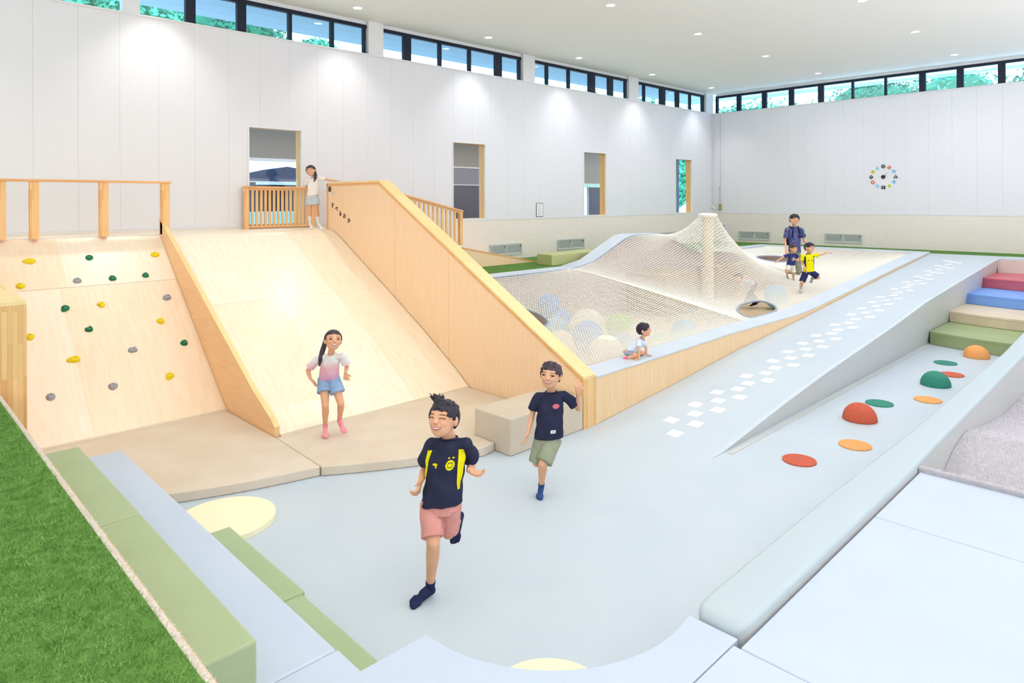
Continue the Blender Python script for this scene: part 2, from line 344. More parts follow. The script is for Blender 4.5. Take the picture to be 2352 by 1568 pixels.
# interior windows of the left wall
for k, (p, q) in enumerate(WIN):
    o = empty('window_%d' % WNUM[0], (WX, (p + q) / 2, WZ0), kind='structure'); WNUM[0] += 1
    fr = B(); t = 0.03
    for a, b in (((WX - 0.044, p - t, WZ0 - t), (WX + 0.012, p, WZ1 + t)), ((WX - 0.044, q, WZ0 - t), (WX + 0.012, q + t, WZ1 + t)), ((WX - 0.044, p, WZ1), (WX + 0.012, q, WZ1 + t)), ((WX - 0.044, p, WZ0 - t), (WX + 0.012, q, WZ0))): box(fr, a, b)
    obj('window_frame', fr, M_alu, o)
    obj('jamb', bx((WX - 0.24, q, WZ0), (WX - 0.045, q + 0.03, WZ1)), M_jamb, o)
    obj('jamb', bx((WX - 0.24, p - 0.03, WZ0), (WX - 0.045, p, WZ1)), M_jamb, o)
    obj('lintel', bx((WX - 0.24, p, WZ1), (WX - 0.045, q, WZ1 + 0.03)), M_jamb, o)
    obj('sill_board', bx((WX - 0.24, p, WZ0 - 0.03), (WX - 0.045, q, WZ0)), M_jamb, o)
    obj('pane', bx((WX - 0.09, p, WZ0), (WX - 0.084, q, WZ1)), M_glass2, o)
# corridor beyond those windows: floor, ceiling, grey back wall with openings
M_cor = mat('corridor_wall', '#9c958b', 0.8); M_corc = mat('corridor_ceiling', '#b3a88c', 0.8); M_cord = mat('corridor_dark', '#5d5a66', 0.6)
XC = -17.0
structure('floor_corridor', bx((XC, 2, G - 0.1), (WX - 0.17, 34, G)), M_cor)
structure('ceiling_corridor', bx((XC, 2, 4.95), (WX - 0.17, 34, 5.05)), M_corc)
def wall_open(name, x, ya, yb, z0, z1, opens, ma, th=0.12):
    mk = lambda bm, a, b, p, q: (box(bm, (x - th, a, p), (x, b, q)) if q > p + 1e-4 else None)
    return structure(name, wall_core((ya, yb), z0, z1, opens, mk), ma)
CO = [(6.2, 9.4, G, 3.88), (18.0, 20.9, G, 3.33), (27.5, 31.5, G, 4.72)]
wc = wall_open('wall_corridor', XC, 2, 34, G - 0.1, 5.0, CO, M_cor)
obj('opening_head', bx((XC, 6.2, 3.88), (XC + 0.02, 9.4, 3.95)), M_alu, wc)
obj('opening_bar', bx((XC - 0.04, 6.2, 3.32), (XC + 0.01, 9.4, 3.35)), M_alu, wc)
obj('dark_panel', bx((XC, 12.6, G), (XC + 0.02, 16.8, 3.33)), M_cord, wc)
obj('blue_panel', bx((XC, 12.6, 3.36), (XC + 0.02, 16.8, 3.90)), mat('dim_blue_panel', '#8b8791', 0.5), wc)
obj('shelf_rail', bx((XC, 12.6, 3.901), (XC + 0.04, 16.8, 3.94)), M_alu, wc)
obj('shelf_rail', bx((XC, 12.6, 3.331), (XC + 0.04, 16.8, 3.359)), M_alu, wc)
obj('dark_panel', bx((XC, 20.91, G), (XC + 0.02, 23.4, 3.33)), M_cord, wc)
obj('light_band', bx((XC, 18.0, 3.34), (XC + 0.03, 23.4, 3.49)), mat('mint_band', '#bfe3d8', 0.6), wc)
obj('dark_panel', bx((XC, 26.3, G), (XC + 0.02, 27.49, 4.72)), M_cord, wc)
# blue panel seen low in the first window, and a corridor area light
l = bpy.data.lights.new('corridor', 'AREA'); l.shape = 'RECTANGLE'; l.size = 2; l.size_y = 20; l.energy = 300; l.color = (1, 0.94, 0.85)
o = bpy.data.objects.new('corridor_light', l); o.location = (-15, 16, 4.9); COL.objects.link(o)
# ================================================================== OUTSIDE
M_leaf = mat('tree_leaves', '#3f9a72', 0.8, '#237a50', 1.2, detail=6)
M_leafb = mat('tree_leaves_bright', '#74c796', 0.8, '#3a9a6c', 1.5, detail=6)
M_trunk = mat('tree_trunk', '#6d5a48', 0.9)
M_ground = mat('outside_ground', '#e6ecea', 0.9)
structure('ground_outside', bx((-60, -30, -0.3), (XC - 0.13, 70, -0.15)), M_ground)
structure('ground_outside', bx((XC - 0.12, WY + 11.4, -0.3), (30, 70, -0.15)), M_ground)
def tree(x, y, h, r, ma, label, seed, sz=0.15, n=13000):
    R = np.random.default_rng(seed)
    t = empty('tree', (x, y, -0.15), label, 'tree', 'trees outside beyond the high windows')
    tb = tube(B(), [(x, y, -0.15), (x + 0.1, y, h * 0.4), (x, y + 0.1, h * 0.75)], [0.28, 0.2, 0.08], 8)
    obj('trunk', tb, M_trunk, t)
    # crown: several leafy lobes made of small leaf-cluster quads
    lobes = [(V((x, y, h - r)), r)] + [(V((x + R.uniform(-.8, .8) * r, y + R.uniform(-.8, .8) * r, h - r * R.uniform(0.7, 1.6))), r * R.uniform(.45, .7)) for _ in range(9)]
    vs, fs = [], []
    for c, rr in lobes:
        k = int(n / len(lobes))
        d = R.normal(size=(k, 3)); d /= np.linalg.norm(d, axis=1)[:, None]; P = np.array(c) + d * rr * R.uniform(.70, 1.04, (k, 1))
        T1 = R.normal(size=(k, 3)); T1 -= (T1 * d).sum(1)[:, None] * d * 0.6; T1 /= np.linalg.norm(T1, axis=1)[:, None]
        T2 = np.cross(d, T1); s = sz * R.uniform(.6, 1.2, (k, 1))
        q = np.stack([P - T1 * s, P + T2 * s * .5, P + T1 * s, P - T2 * s * .5], 1).reshape(-1, 3); b0 = len(vs)
        vs += q.tolist(); fs += [(b0 + 4 * i, b0 + 4 * i + 1, b0 + 4 * i + 2, b0 + 4 * i + 3) for i in range(k)]
    me = bpy.data.meshes.new('leaves'); me.from_pydata(vs, [], fs); obj('leaves', me, ma, t, kind='stuff')
    core = B()
    for c, rr in lobes: ell(core, c, rr * 0.70, u=12, v=8)
    obj('crown', core, M_leaf, t, smooth=True)
    return t
TR = [(-27, 4.6, 11.7, 2.9, 1, 'broad pale green tree outside the left high windows, nearest the left picture edge'), (-27.5, 9.4, 11.3, 2.6, 0, 'rounded green tree outside the left high windows, second from the picture edge'), (-28.5, 15.2, 10.4, 1.9, 1, 'small pale tree outside the left high windows, third from the picture edge'), (-28, -1.2, 12.2, 3.1, 0, 'dark full tree mostly cut off by the upper left picture corner'),
      (-31, 28.5, 10.6, 2.2, 1, 'small tree top low in the middle bay of the left high windows'), (-31, 37, 11.0, 2.6, 0, 'tree top outside the fourth bay of the left high windows'), (-31, 43.5, 11.3, 3.0, 1, 'bushy tree top outside the left high windows nearest the far corner'),
      (-24.5, 42, 9.6, 3.0, 0, 'darker green tree in the far wall windows beside the corner'), (-19, 40, 9.4, 2.8, 1, 'pale turquoise tree second from the corner in the far wall windows'), (-13.5, 42, 10.4, 3.1, 0, 'green tree third from the corner in the far wall windows'), (-8.5, 39.5, 10.0, 2.9, 1, 'pale turquoise tree in the middle of the far wall windows'), (-3, 41.5, 10.8, 3.1, 0, 'green tree above the wall clock in the far wall windows'), (2.5, 40, 10.4, 3.0, 1, 'pale turquoise tree near the right end of the far wall windows'), (8, 41.5, 10.9, 3.2, 0, 'green tree at the right picture edge in the far wall windows')]
for i, (x, y, h, r, b, lab) in enumerate(TR):
    t_ = tree(x, y, h, r, M_leafb if b else M_leaf, lab, 100 + i)
    t_['group'] = 'trees outside the left high windows' if i < 7 else 'trees outside the far wall windows'
# dark hipped roof house seen through the first interior window
hs = empty('house', (-22.5, 10.8, 0), 'dark hip-roofed house seen through the window behind the platform', 'house')
M_roof = mat('slate_roof', '#2a2934', 0.9, '#23222c', 3, spec=0.05); M_hw = mat('house_wall', '#2e2c34', 0.9)
obj('wall', bx((-25.2, 8.9, -0.15), (-19.9, 12.7, 3.40)), M_hw, hs)
rf = B(); pts = [(-25.6, 8.5, 3.41), (-19.6, 8.5, 3.41), (-19.6, 13.0, 3.41), (-25.6, 13.0, 3.41), (-22.5, 10.0, 3.92), (-22.5, 10.9, 4.06)]
vv = [rf.verts.new(p) for p in pts]
for f in ((0, 1, 4), (1, 2, 5, 4), (2, 3, 5), (3, 0, 4, 5), (3, 2, 1, 0)): rf.faces.new([vv[i] for i in f])
obj('roof', rf, M_roof, hs); obj('gutter', bx((-19.6, 8.5, 3.33), (-19.5, 13.0, 3.40)), M_alu, hs)
obj('screen', bx((-18.65, 6.0, -0.15), (-18.6, 13.5, 2.54)), mat('blue_screen', '#9fe0f5', 0.5), None, label='pale blue low screen wall outside behind the slatted platform fence', cat='screen')
# shrubs outside seen through the last interior window
tree(-24, 37.5, 6.0, 1.9, M_leafb, 'bright green shrub tree seen through the narrow window near the corner', 77, sz=0.2)

# ================================================================== TIMBER PLATFORM, CLIMBING WALL, SLIDE
PZ = 2.30; SX = -11.52
plat = empty('platform', (-12, 4, 0), 'pale plywood upper platform running along the left wall', 'platform')
obj('deck', bx((WX + 0.006, 0.81, PZ - 0.03), (-11.54, 6.60, PZ)), M_ply, plat)
obj('base', bx((WX + 0.006, 0.81, 0), (-11.60, 6.60, PZ - 0.031)), M_plyside, plat)
def slab(profile, y0, y1, th, ma, name, parent, nx=1, ny=1):
    """sheet following an (x,z) profile between y0 and y1, with thickness th below"""
    pr = [V((x, 0, z)) for x, z in profile]; ns = []
    for i in range(len(pr)):
        d = (pr[min(i + 1, len(pr) - 1)] - pr[max(i - 1, 0)]).normalized(); ns.append(V((d.z, 0, -d.x)) if False else V((-d.z, 0, d.x)))
    lower = [p - (n_ if n_.z > 0 else -n_) * th for p, n_ in zip(pr, ns)]
    loop = [(p.x, y0, p.z) for p in pr] + [(p.x, y0, p.z) for p in lower[::-1]]
    return obj(name, prism(loop, (0, y1 - y0, 0)), ma, parent)
climb = empty('climbing_slope', (-10, 2.3, 0), 'sloping plywood climbing wall dotted with coloured holds', 'climbing wall')
CP0 = V((-11.50, 0, 2.29)); CP1 = V((-8.865, 0, 0.105)); cd = (CP1 - CP0)
def cpt(t, off=0.0): return CP0 + cd * t + V((-cd.z, 0, cd.x)).normalized() * (off if cd.x > 0 else -off)
cn = V((-cd.z, 0, cd.x)).normalized(); cn = cn if cn.z > 0 else -cn
for (t0, t1, ys) in ((0.0, 0.29, (1.03, 2.05, 3.438)), (0.291, 1.0, (1.03, 1.95, 2.45, 3.438))):
    for a, b in zip(ys[:-1], ys[1:]):
        p0, p1 = CP0 + cd * (t0 + 0.0005), CP0 + cd * (t1 - 0.0005); q0, q1 = p0 - cn * 0.03, p1 - cn * 0.03
        obj('plywood_sheet', prism([(p0.x, a + 0.0004, p0.z), (p1.x, a + 0.0004, p1.z), (q1.x, a + 0.0004, q1.z), (q0.x, a + 0.0004, q0.z)], (0, b - a - 0.0008, 0)), M_ply2b if (a < 1.5) != (t0 > 0.1) else M_ply2, climb)
obj('foot_strip', bx((-8.87, 1.03, 0.0), (-8.845, 3.438, 0.125)), M_ply, climb)
slide = empty('slide', (-9.5, 4.9, 0), 'wide glossy plywood slide sloping down to the beige mats', 'slide')
def sprof(t): return None
SP = [(-11.50, 2.30), (-11.36, 2.275), (-11.22, 2.23), (-11.05, 2.15), (-9.60, 1.375)]
SP2 = [(-9.597, 1.373), (-8.6, 0.83), (-7.75, 0.325), (-7.50, 0.155), (-7.44, 0.112)]
for (a, b) in ((3.502, 4.46), (4.46, 5.42), (5.42, 6.362)):
    slab(SP, a + 0.0003, b - 0.0003, 0.03, M_plyb if a > 5 else M_ply, 'plywood_sheet', slide); slab(SP2, a + 0.0003, b - 0.0003, 0.03, M_ply if 4 < a < 5 else M_plyb, 'plywood_sheet', slide)
obj('foot_strip', bx((-7.44, 3.502, 0.0), (-7.42, 6.362, 0.106)), M_ply, slide)
# dividers
def divider(name, label, outline, y0, y1, capped, group='timber side walls of the slide and climbing wall', face=M_plyside, capt=0.03, postx=None, inset=0.012):
    """outline: list of (x,z) from the foot of the front post, up the post, along the sloping top to the wall end"""
    d = empty(name, ((outline[0][0] + outline[-1][0]) / 2, (y0 + y1) / 2, 0), label, 'divider', group)
    top = outline; loop = [(x, z) for x, z in top] + [(outline[-1][0], 0.0)]
    if capped:
        xf = outline[0][0]
        core = [(x - (0.05 if i < 2 else 0), z - (0.0 if i == 0 else capt * 1.05)) for i, (x, z) in enumerate(top)] + [(outline[-1][0], 0)]
        obj('core_panel', prism([(x, y0 + inset, z) for x, z in core], (0, y1 - y0 - 2 * inset, 0)), face, d)
        # plywood sheets on the visible near face are separated by fine joints
        for xj in (-7.9, -9.3): 
            zt = interp(xj, [p[0] for p in top][::-1], [p[1] for p in top][::-1])
            if xj > top[-1][0]: obj('sheet_joint', bx((xj - 0.002, y0 + inset - 0.002, 0.0), (xj + 0.002, y0 + inset, zt - 0.06)), M_pineedge, d)
        obj('front_post', bx((xf - 0.05, y0, 0), (xf, y1, top[1][1] - capt)), M_pinepost, d)
        nstr = 4
        for i in range(1, len(top) - 1):
            (xa, za), (xb, zb) = top[i], top[i + 1]
            xt = xa - (0.004 if i == 1 else 0)
            for k in range(nstr):
                ya = y0 + (y1 - y0) * k / nstr; yb = y0 + (y1 - y0) * (k + 1) / nstr - 0.0012
                obj('cap_board', prism([(xa, ya, za), (xb, ya, zb), (xb, ya, zb - capt), (xa, ya, za - capt)], (0, yb - ya, 0)), M_pinecap, d)
            # trim strip under the cap on the near face
            obj('edge_trim', prism([(xt, y0 - 0.002, za - capt), (xb, y0 - 0.002, zb - capt), (xb, y0 - 0.002, zb - capt - 0.035), (xt, y0 - 0.002, za - capt - 0.035)], (0, inset + 0.002, 0)), M_pineedge, d)
    else:
        obj('board', prism([(x, y0, z) for x, z in loop], (0, y1 - y0, 0), 0.004, 1), M_pineface, d)
        for i in range(1, len(top) - 1):
            (xa, za), (xb, zb) = top[i], top[i + 1]
            obj('edge_strip', prism([(xa, y0 - 0.002, za), (xb, y0 - 0.002, zb), (xb, y0 - 0.002, zb + 0.008), (xa, y0 - 0.002, za + 0.008)], (0, y1 - y0 + 0.004, 0)), M_pinecap, d)
    return d
D1 = divider('divider_board', 'tall wooden side wall between the slide and the climbing net, lettered near its top', [(-5.28, 0), (-5.28, 0.635), (-9.79, 3.17), (-11.53, 3.17)], 6.364, 6.602, True)
obj('end_trim', bx((-11.532, 6.362, PZ), (-11.50, 6.604, 3.14)), M_pineedge, D1)
D2 = divider('divider_board', 'thin orange pine board wall between the climbing wall and the slide', [(-7.45, 0), (-7.45, 0.20), (-7.58, 0.29), (-8.0, 0.485), (-11.56, 2.56)], 3.44, 3.50, False)
D3 = divider('divider_board', 'wooden side wall end post rising above the turf at the left picture edge', [(-6.75, 0), (-6.75, 2.0), (-8.4, 2.05), (-11.53, 2.29)], 0.81, 1.0, True)
# railing on the platform edge over the climbing wall
rl = empty('railing', (-11.45, 2.2, PZ), 'open wooden railing with square posts above the climbing wall', 'railing')
obj('top_rail', bx((-11.52, -0.8, 3.105), (-11.38, 3.58, 3.14), 0.004), M_pinerail, rl)
for ya, yb in ((0.75, 0.90), (1.36, 1.465), (1.73, 1.84), (2.585, 2.70), (3.44, 3.555)):
    obj('post', bx((-11.50, ya, PZ), (-11.40, yb, 3.104), 0.003), M_pine, rl)
# slatted fence in front of the first window
def slat_fence(name, label, x, ys, ztop, zbot, nslat, group):
    """ys: (y0,y1); ztop/zbot functions of y"""
    f = empty(name, (x, sum(ys) / 2, zbot(ys[0])), label, 'fence', group); y0, y1 = ys; th = 0.045
    def bar(nm, ya, yb, f0, f1, dx=th, ma=M_pinerail):
        obj(nm, prism([(x - dx / 2, ya, f0(ya)), (x - dx / 2, yb, f0(yb)), (x - dx / 2, yb, f1(yb)), (x - dx / 2, ya, f1(ya))], (dx, 0, 0)), ma, f)
    bar('top_rail', y0 - 0.01, y1 + 0.01, lambda y: ztop(y) - 0.035, ztop, 0.10)
    bar('rail', y0 + 0.08, y1 - 0.08, lambda y: ztop(y) - 0.075, lambda y: ztop(y) - 0.036)
    bar('bottom_rail', y0 + 0.08, y1 - 0.08, lambda y: zbot(y) + 0.02, lambda y: zbot(y) + 0.06)
    for ya in (y0, y1 - 0.08): bar('post', ya, ya + 0.08, zbot, lambda y: ztop(y) - 0.036, 0.08, M_pine)
    step = (y1 - y0 - 0.16) / (nslat + 1)
    for k in range(nslat):
        yc = y0 + 0.08 + step * (k + 1); bar('slat', yc - 0.022, yc + 0.022, lambda y: zbot(y) + 0.061, lambda y: ztop(y) - 0.076, 0.03, M_pine)
    return f
slat_fence('slatted_fence', 'pale slatted wooden fence in front of the first wall window', -12.46, (5.17, 6.60), lambda y: 3.105, lambda y: PZ, 14, 'slatted wooden fences')
rz = lambda y: interp(y, [7.2, 12.35], [2.30, 1.30])
slat_fence('slatted_fence', 'sloping slatted wooden balustrade behind the tall slide side wall', -11.5, (7.0, 9.66), lambda y: interp(y, [7.0, 9.66], [3.21, 2.60]), lambda y: rz(y) - 0.0, 20, 'slatted wooden fences')
ramp = empty('access_ramp', (-12, 9.5, G), 'plywood access ramp descending along the left wall behind the slide', 'ramp')
obj('deck', prism([(WX + 0.006, 6.61, 2.30), (WX + 0.006, 7.2, 2.30), (WX + 0.006, 11.35, 1.31), (WX + 0.006, 11.35, 1.282), (WX + 0.006, 6.61, 1.282)], (-11.56 - WX, 0, 0)), M_plyv, ramp)
obj('side_panel', prism([(-11.55, 6.61, 0.0), (-11.55, 12.6, 0.0), (-11.55, 12.6, 1.18), (-11.55, 9.70, 1.74), (-11.55, 7.2, 2.30), (-11.55, 6.61, 2.30)], (0.05, 0, 0)), M_plyside, ramp)
obj('edge_trim', prism([(-11.56, 12.6, 1.18), (-11.56, 9.70, 1.74), (-11.56, 9.70, 1.77), (-11.56, 12.6, 1.21)], (0.07, 0, 0)), M_pineedge, ramp)
# lettering and round stickers on the side wall
sign = empty('lettering', (-11.1, 6.36, 2.4), 'five dark brown hiragana letters stepping down the slide side wall', 'lettering')
M_letter = mat('letter_brown', '#4a3a34', 0.6)
yl = 6.3755 - 0.006
def letter(ch, pos, size, rot):
    cu = bpy.data.curves.new('letter', 'FONT'); cu.body = ch; cu.size = size; cu.extrude = 0.002; cu.align_x = 'CENTER'; cu.align_y = 'CENTER'; cu.offset = 0.001
    t = bpy.data.objects.new('letter', cu); TMP.collection.objects.link(t); me = evalmesh(t)
    R = Matrix.Rotation(math.pi / 2, 4, 'X'); me.transform(Matrix.Translation(V(pos)) @ Matrix.Rotation(rot, 4, 'Y') @ R)
    return obj('letter', me, M_letter, sign)

for ch, px_, pz_, rt in (('す', -11.331, 2.734, 0.0), ('べ', -11.184, 2.673, 0.25), ('る', -11.048, 2.582, -0.05), ('お', -10.902, 2.54, 0.1), ('か', -10.752, 2.459, 0.2)):
    letter(ch, (px_, yl, pz_), 0.105, rt)
def disc(name, c, r, th, ma, label, cat, nrm='y', group=None, n=40, kind=None, parent=None):
    pts = []
    for k in range(n):
        t = 2 * math.pi * k / n
        pts.append((c[0] + r * math.cos(t), c[1], c[2] + r * math.sin(t)) if nrm == 'y' else (c[0] + r * math.cos(t), c[1] + r * math.sin(t), c[2]))
    return obj(name, prism(pts, (0, -th, 0) if nrm == 'y' else (0, 0, th)), ma, parent, label=label, cat=cat, group=group)
disc('round_sticker', (-11.427, yl, 3.041), 0.054, 0.003, mat('sticker_brown', '#5d4a4a', 0.5), 'dark brown round sticker near the top end of the slide side wall', 'sticker')
disc('round_sticker', (-11.326, yl, 2.968), 0.032, 0.003, mat('sticker_blue', '#bcd3ee', 0.5), 'small light blue round sticker below the dark brown one', 'sticker')
obj('side_cushion', bx((-9.8, 0.795, G + 0.002), (-6.83, 0.815, 1.97)), mat('olive_pad', '#9aa556', 0.6), D3)

# climbing holds
HY = [(-11.164, 1.69, 2.009, 'y', 1.5), (-11.161, 3.252, 2.006, 'y', 1.3), (-10.811, 1.527, 1.716, 'y', 1.0), (-10.448, 2.382, 1.415, 'y', 1.0), (-10.131, 3.037, 1.151, 'y', 1.0), (-10.129, 1.53, 1.15, 'y', 1.0), (-9.773, 1.937, 0.854, 'y', 1.5), (-9.398, 2.909, 0.543, 'y', 1.0)]
CPl = (V((-11.50, 0, 2.29)), cn)
def onclimb(px, py):
    d = CF + CR * ((px - CX) / F) - CU * ((py - CY) / F); C0 = V((0, 0, H)); t = (CPl[0] - C0).dot(cn) / d.dot(cn); return C0 + d * t
HOLDS = [(68, 600, 'y', 1.45, 'wide yellow climbing hold high at the left end of the wall'), (354, 585, 'y', 1.25, 'yellow climbing hold at the top right corner of the wall'), (45, 657, 'y', 1.0, 'yellow climbing hold just above the left end post'), (233, 700, 'y', 1.0, 'notched yellow climbing hold in the middle of the wall'), (370, 737, 'y', 1.0, 'yellow climbing hold beside the orange divider board, halfway up'), (68, 773, 'y', 1.0, 'yellow climbing hold half hidden by the left end post'), (172, 826, 'y', 1.5, 'long flat yellow climbing hold low on the left half'), (388, 863, 'y', 1.0, 'drop-shaped yellow climbing hold low beside the divider board'),
 (204, 592, 'g', 1.0, 'green climbing hold in the top row between two yellow ones'), (258, 640, 'g', 1.0, 'green climbing hold in the second row, left of another green one'), (335, 633, 'g', 0.9, 'green climbing hold in the second row nearest the divider board'), (149, 708, 'g', 0.95, 'drop-shaped green climbing hold on the left half of the wall'), (205, 757, 'g', 0.95, 'green climbing hold in the middle below the notched yellow one'), (424, 788, 'g', 0.95, 'green climbing hold nearest the divider board, low down'),
 (177, 646, 'r', 1.05, 'grey climbing hold in the second row at the left'), (385, 683, 'r', 1.1, 'grey pointed climbing hold near the divider board, upper right'), (305, 804, 'r', 1.15, 'tall grey climbing hold with a notch, middle of the wall'), (258, 887, 'r', 1.05, 'round grey climbing hold alone at the bottom centre'), (115, 911, 'r', 0.95, 'grey climbing hold lowest at the left')]
HM = {'y': mat('hold_yellow', '#f2dc14', 0.5, '#e6cd0c', 14, bump=0.3, bscale=60), 'g': mat('hold_green', '#1f7d55', 0.5, '#1a7049', 14, bump=0.3, bscale=60), 'r': mat('hold_grey', '#a5a5ad', 0.5, '#9b9ba3', 14, bump=0.3, bscale=60)}
M_bolt = mat('bolt_steel', '#d9d9dc', 0.3)
gname = {'y': 'yellow climbing holds', 'g': 'green climbing holds', 'r': 'grey climbing holds'}
ex = cd.normalized(); ey = V((0, 1, 0))   # down-slope, along the wall
for i, (px, py, kc, asp, lab) in enumerate(HOLDS):
    c = onclimb(px, py); bm = B(); n1, n2 = 22, 7; rings = []; ph = random.uniform(0, 6.28); amp = random.uniform(0.10, 0.26); a3 = random.uniform(0.03, 0.1)
    R0 = 0.050; notch = 'notch' in lab; drop = 'drop' in lab or 'pointed' in lab
    for j in range(n2 + 1):
        if j <= 4: rad = math.cos(j / 4 * 1.15); hh = math.sin(j / 4 * 1.15) / math.sin(1.15) * 0.040
        else: rad = {5: 0.26, 6: 0.2, 7: 0.12}[j]; hh = {5: 0.037, 6: 0.02, 7: 0.018}[j]
        ring = []
        for k in range(n1):
            t = 2 * math.pi * k / n1; rr = R0 * (1 + (amp * math.cos(t - ph) + a3 * math.cos(3 * t + ph) if j <= 4 else 0))
            if notch and abs(((t - ph + math.pi) % 6.283) - math.pi) < 0.4 and j <= 4: rr *= 0.55
            if drop and j <= 4: rr *= 1 + 0.4 * max(0, math.cos(t - 2.2)) ** 6
            u = math.cos(t) * rr * rad * asp; v = math.sin(t) * rr * rad
            ring.append(bm.verts.new(c + ey * u + ex * v + cn * (hh - 0.001)))
        rings.append(ring)
    for j in range(n2):
        for k in range(n1): bm.faces.new((rings[j][k], rings[j][(k + 1) % n1], rings[j + 1][(k + 1) % n1], rings[j + 1][k]))
    bm.faces.new(rings[0][::-1]); bm.faces.new(rings[-1]); bmesh.ops.recalc_face_normals(bm, faces=bm.faces[:])
    h_ = obj('climbing_hold', bm, HM[kc], smooth=True, label=lab, cat='climbing hold', group=gname[kc], base=tuple(c))
    obj('bolt', tube(B(), [c + cn * 0.016, c + cn * 0.024], 0.011, 8), M_bolt, h_)

# ================================================================== MATS, STEPS AND BENCHES
def cushion(name, pts, z0, z1, ma, label, cat, group=None, bev=0.012, seam=None, parent=None):
    bm = prism([(x, y, z0) for x, y in pts], (0, 0, z1 - z0), bev, 2)
    return obj(name, bm, ma, parent, label=label, cat=cat, group=group)
def crv(a, b, bulge, n=8):
    a = V((a[0], a[1], 0)); b = V((b[0], b[1], 0)); d = b - a; nn = V((-d.y, d.x, 0)).normalized()
    return [tuple((a + d * (k / n) + nn * bulge * math.sin(math.pi * k / n))[:2]) for k in range(n + 1)]
cushion('landing_mat', [(-8.84, 1.01), (-8.84, 3.438), (-7.445, 3.438), (-6.29, 3.385)] + crv((-6.29, 3.385), (-6.68, 2.10), 0.04)[1:] + [(-6.85, 1.70), (-6.85, 1.01)], 0.001, 0.10, M_beige, 'beige landing mat at the foot of the climbing wall', 'mat', 'beige landing mats')
cushion('landing_mat', [(-7.415, 3.503), (-7.415, 6.36), (-5.885, 6.36), (-5.885, 5.11), (-5.53, 5.11), (-5.50, 4.92)] + crv((-5.50, 4.92), (-6.27, 3.392), 0.05)[1:] + [(-7.415, 3.443)], 0.001, 0.10, M_beige, 'beige landing mat at the foot of the slide, girl landing on it', 'mat', 'beige landing mats')
cushion('bench_block', [(-5.88, 5.118), (-5.285, 5.118), (-5.285, 6.362), (-5.88, 6.362)], 0.001, 0.41, M_beigeb, 'beige upholstered bench block against the slide side wall', 'block', bev=0.014)
cushion('step_cushion', [(-6.13, 0.86), (-4.53, 0.86), (-4.53, 1.24), (-6.13, 1.24)], 0.001, 0.90, M_green, 'far green step cushion along the turf edge, nearer the climbing wall', 'cushion', 'green step cushions')
cushion('step_cushion', [(-4.527, 0.86), (-2.865, 0.86), (-2.865, 1.24), (-4.527, 1.24)], 0.001, 0.90, M_green, 'near green step cushion along the turf edge showing its dark end face', 'cushion', 'green step cushions')
cushion('step_cushion', [(-5.24, 1.692), (-4.02, 1.692), (-4.02, 2.055), (-5.24, 2.055)], 0.001, 0.303, M_green, 'low green step cushion beside the cream disc', 'cushion', 'green step cushions')
cushion('step_cushion', [(-4.015, 1.692), (-2.78, 1.692), (-2.78, 2.03), (-4.015, 2.03)], 0.001, 0.30, M_green, 'low green step cushion nearest the bottom of the picture', 'cushion', 'green step cushions')
cushion('step_mat', [(-6.76, 1.243), (-2.972, 1.243), (-2.972, 1.688), (-6.72, 1.688)], 0.001, 0.60, M_white, 'long pale blue step mat between the two rows of green cushions', 'mat', 'pale blue white mats', bev=0.02)
arc = []
ac = V((-2.76, 2.07)); bc = V((-1.90, 3.13)); mid = (ac + bc) / 2; dd = (bc - ac); L_ = dd.length; nn = V((dd.y, -dd.x)).normalized(); sg = 0.33; R_ = (L_ * L_ / 4 + sg * sg) / (2 * sg); cc = mid - nn * (R_ - sg)
for k in range(17):
    t = k / 16; a0 = math.atan2(ac.y - cc.y, ac.x - cc.x); a1 = math.atan2(bc.y - cc.y, bc.x - cc.x); aa = a0 + (a1 - a0) * t; arc.append((cc.x + R_ * math.cos(aa), cc.y + R_ * math.sin(aa)))
cushion('floor_mat', [(-2.968, 0.815), (-2.968, 1.688), (-2.76, 1.688)] + arc + [(-1.90, 3.16), (-1.625, 3.16), (-1.625, 0.815)], 0.001, 0.60, M_white, 'pale white mat with a curved cut-out edge around the play floor', 'mat', 'pale blue white mats', bev=0.006)
cushion('floor_mat', [(-1.62, -1.5), (2.6, -1.5), (2.6, 3.10), (-1.62, 3.10)], 0.001, 0.60, M_white, 'pale white mat at the bottom edge of the picture, right of the curved one', 'mat', 'pale blue white mats', bev=0.008)
cushion('floor_mat', [(-1.585, 3.105), (2.6, 3.105), (2.6, 5.05), (-1.585, 5.05)], 0.001, 0.60, M_white, 'largest pale white mat right of the low kerb wall', 'mat', 'pale blue white mats', bev=0.008)
cushion('floor_mat', [(-1.585, 5.055), (2.6, 5.055), (2.6, 6.14), (-1.585, 6.14)], 0.001, 0.60, M_white, 'pale white mat directly in front of the grey carpet pit', 'mat', 'pale blue white mats', bev=0.008)
# cream discs on the floor
disc('floor_disc', (-5.97, 2.14 + 0.16, 0.001), 0.42, 0.045, M_cream, 'cream round floor disc beside the low green cushion', 'disc', 'z', 'cream floor discs', 48)
disc('floor_disc', (-2.50, 2.72, 0.001), 0.36, 0.045, M_cream, 'cream floor disc partly hidden by the curved white mat at the bottom', 'disc', 'z', 'cream floor discs', 48)
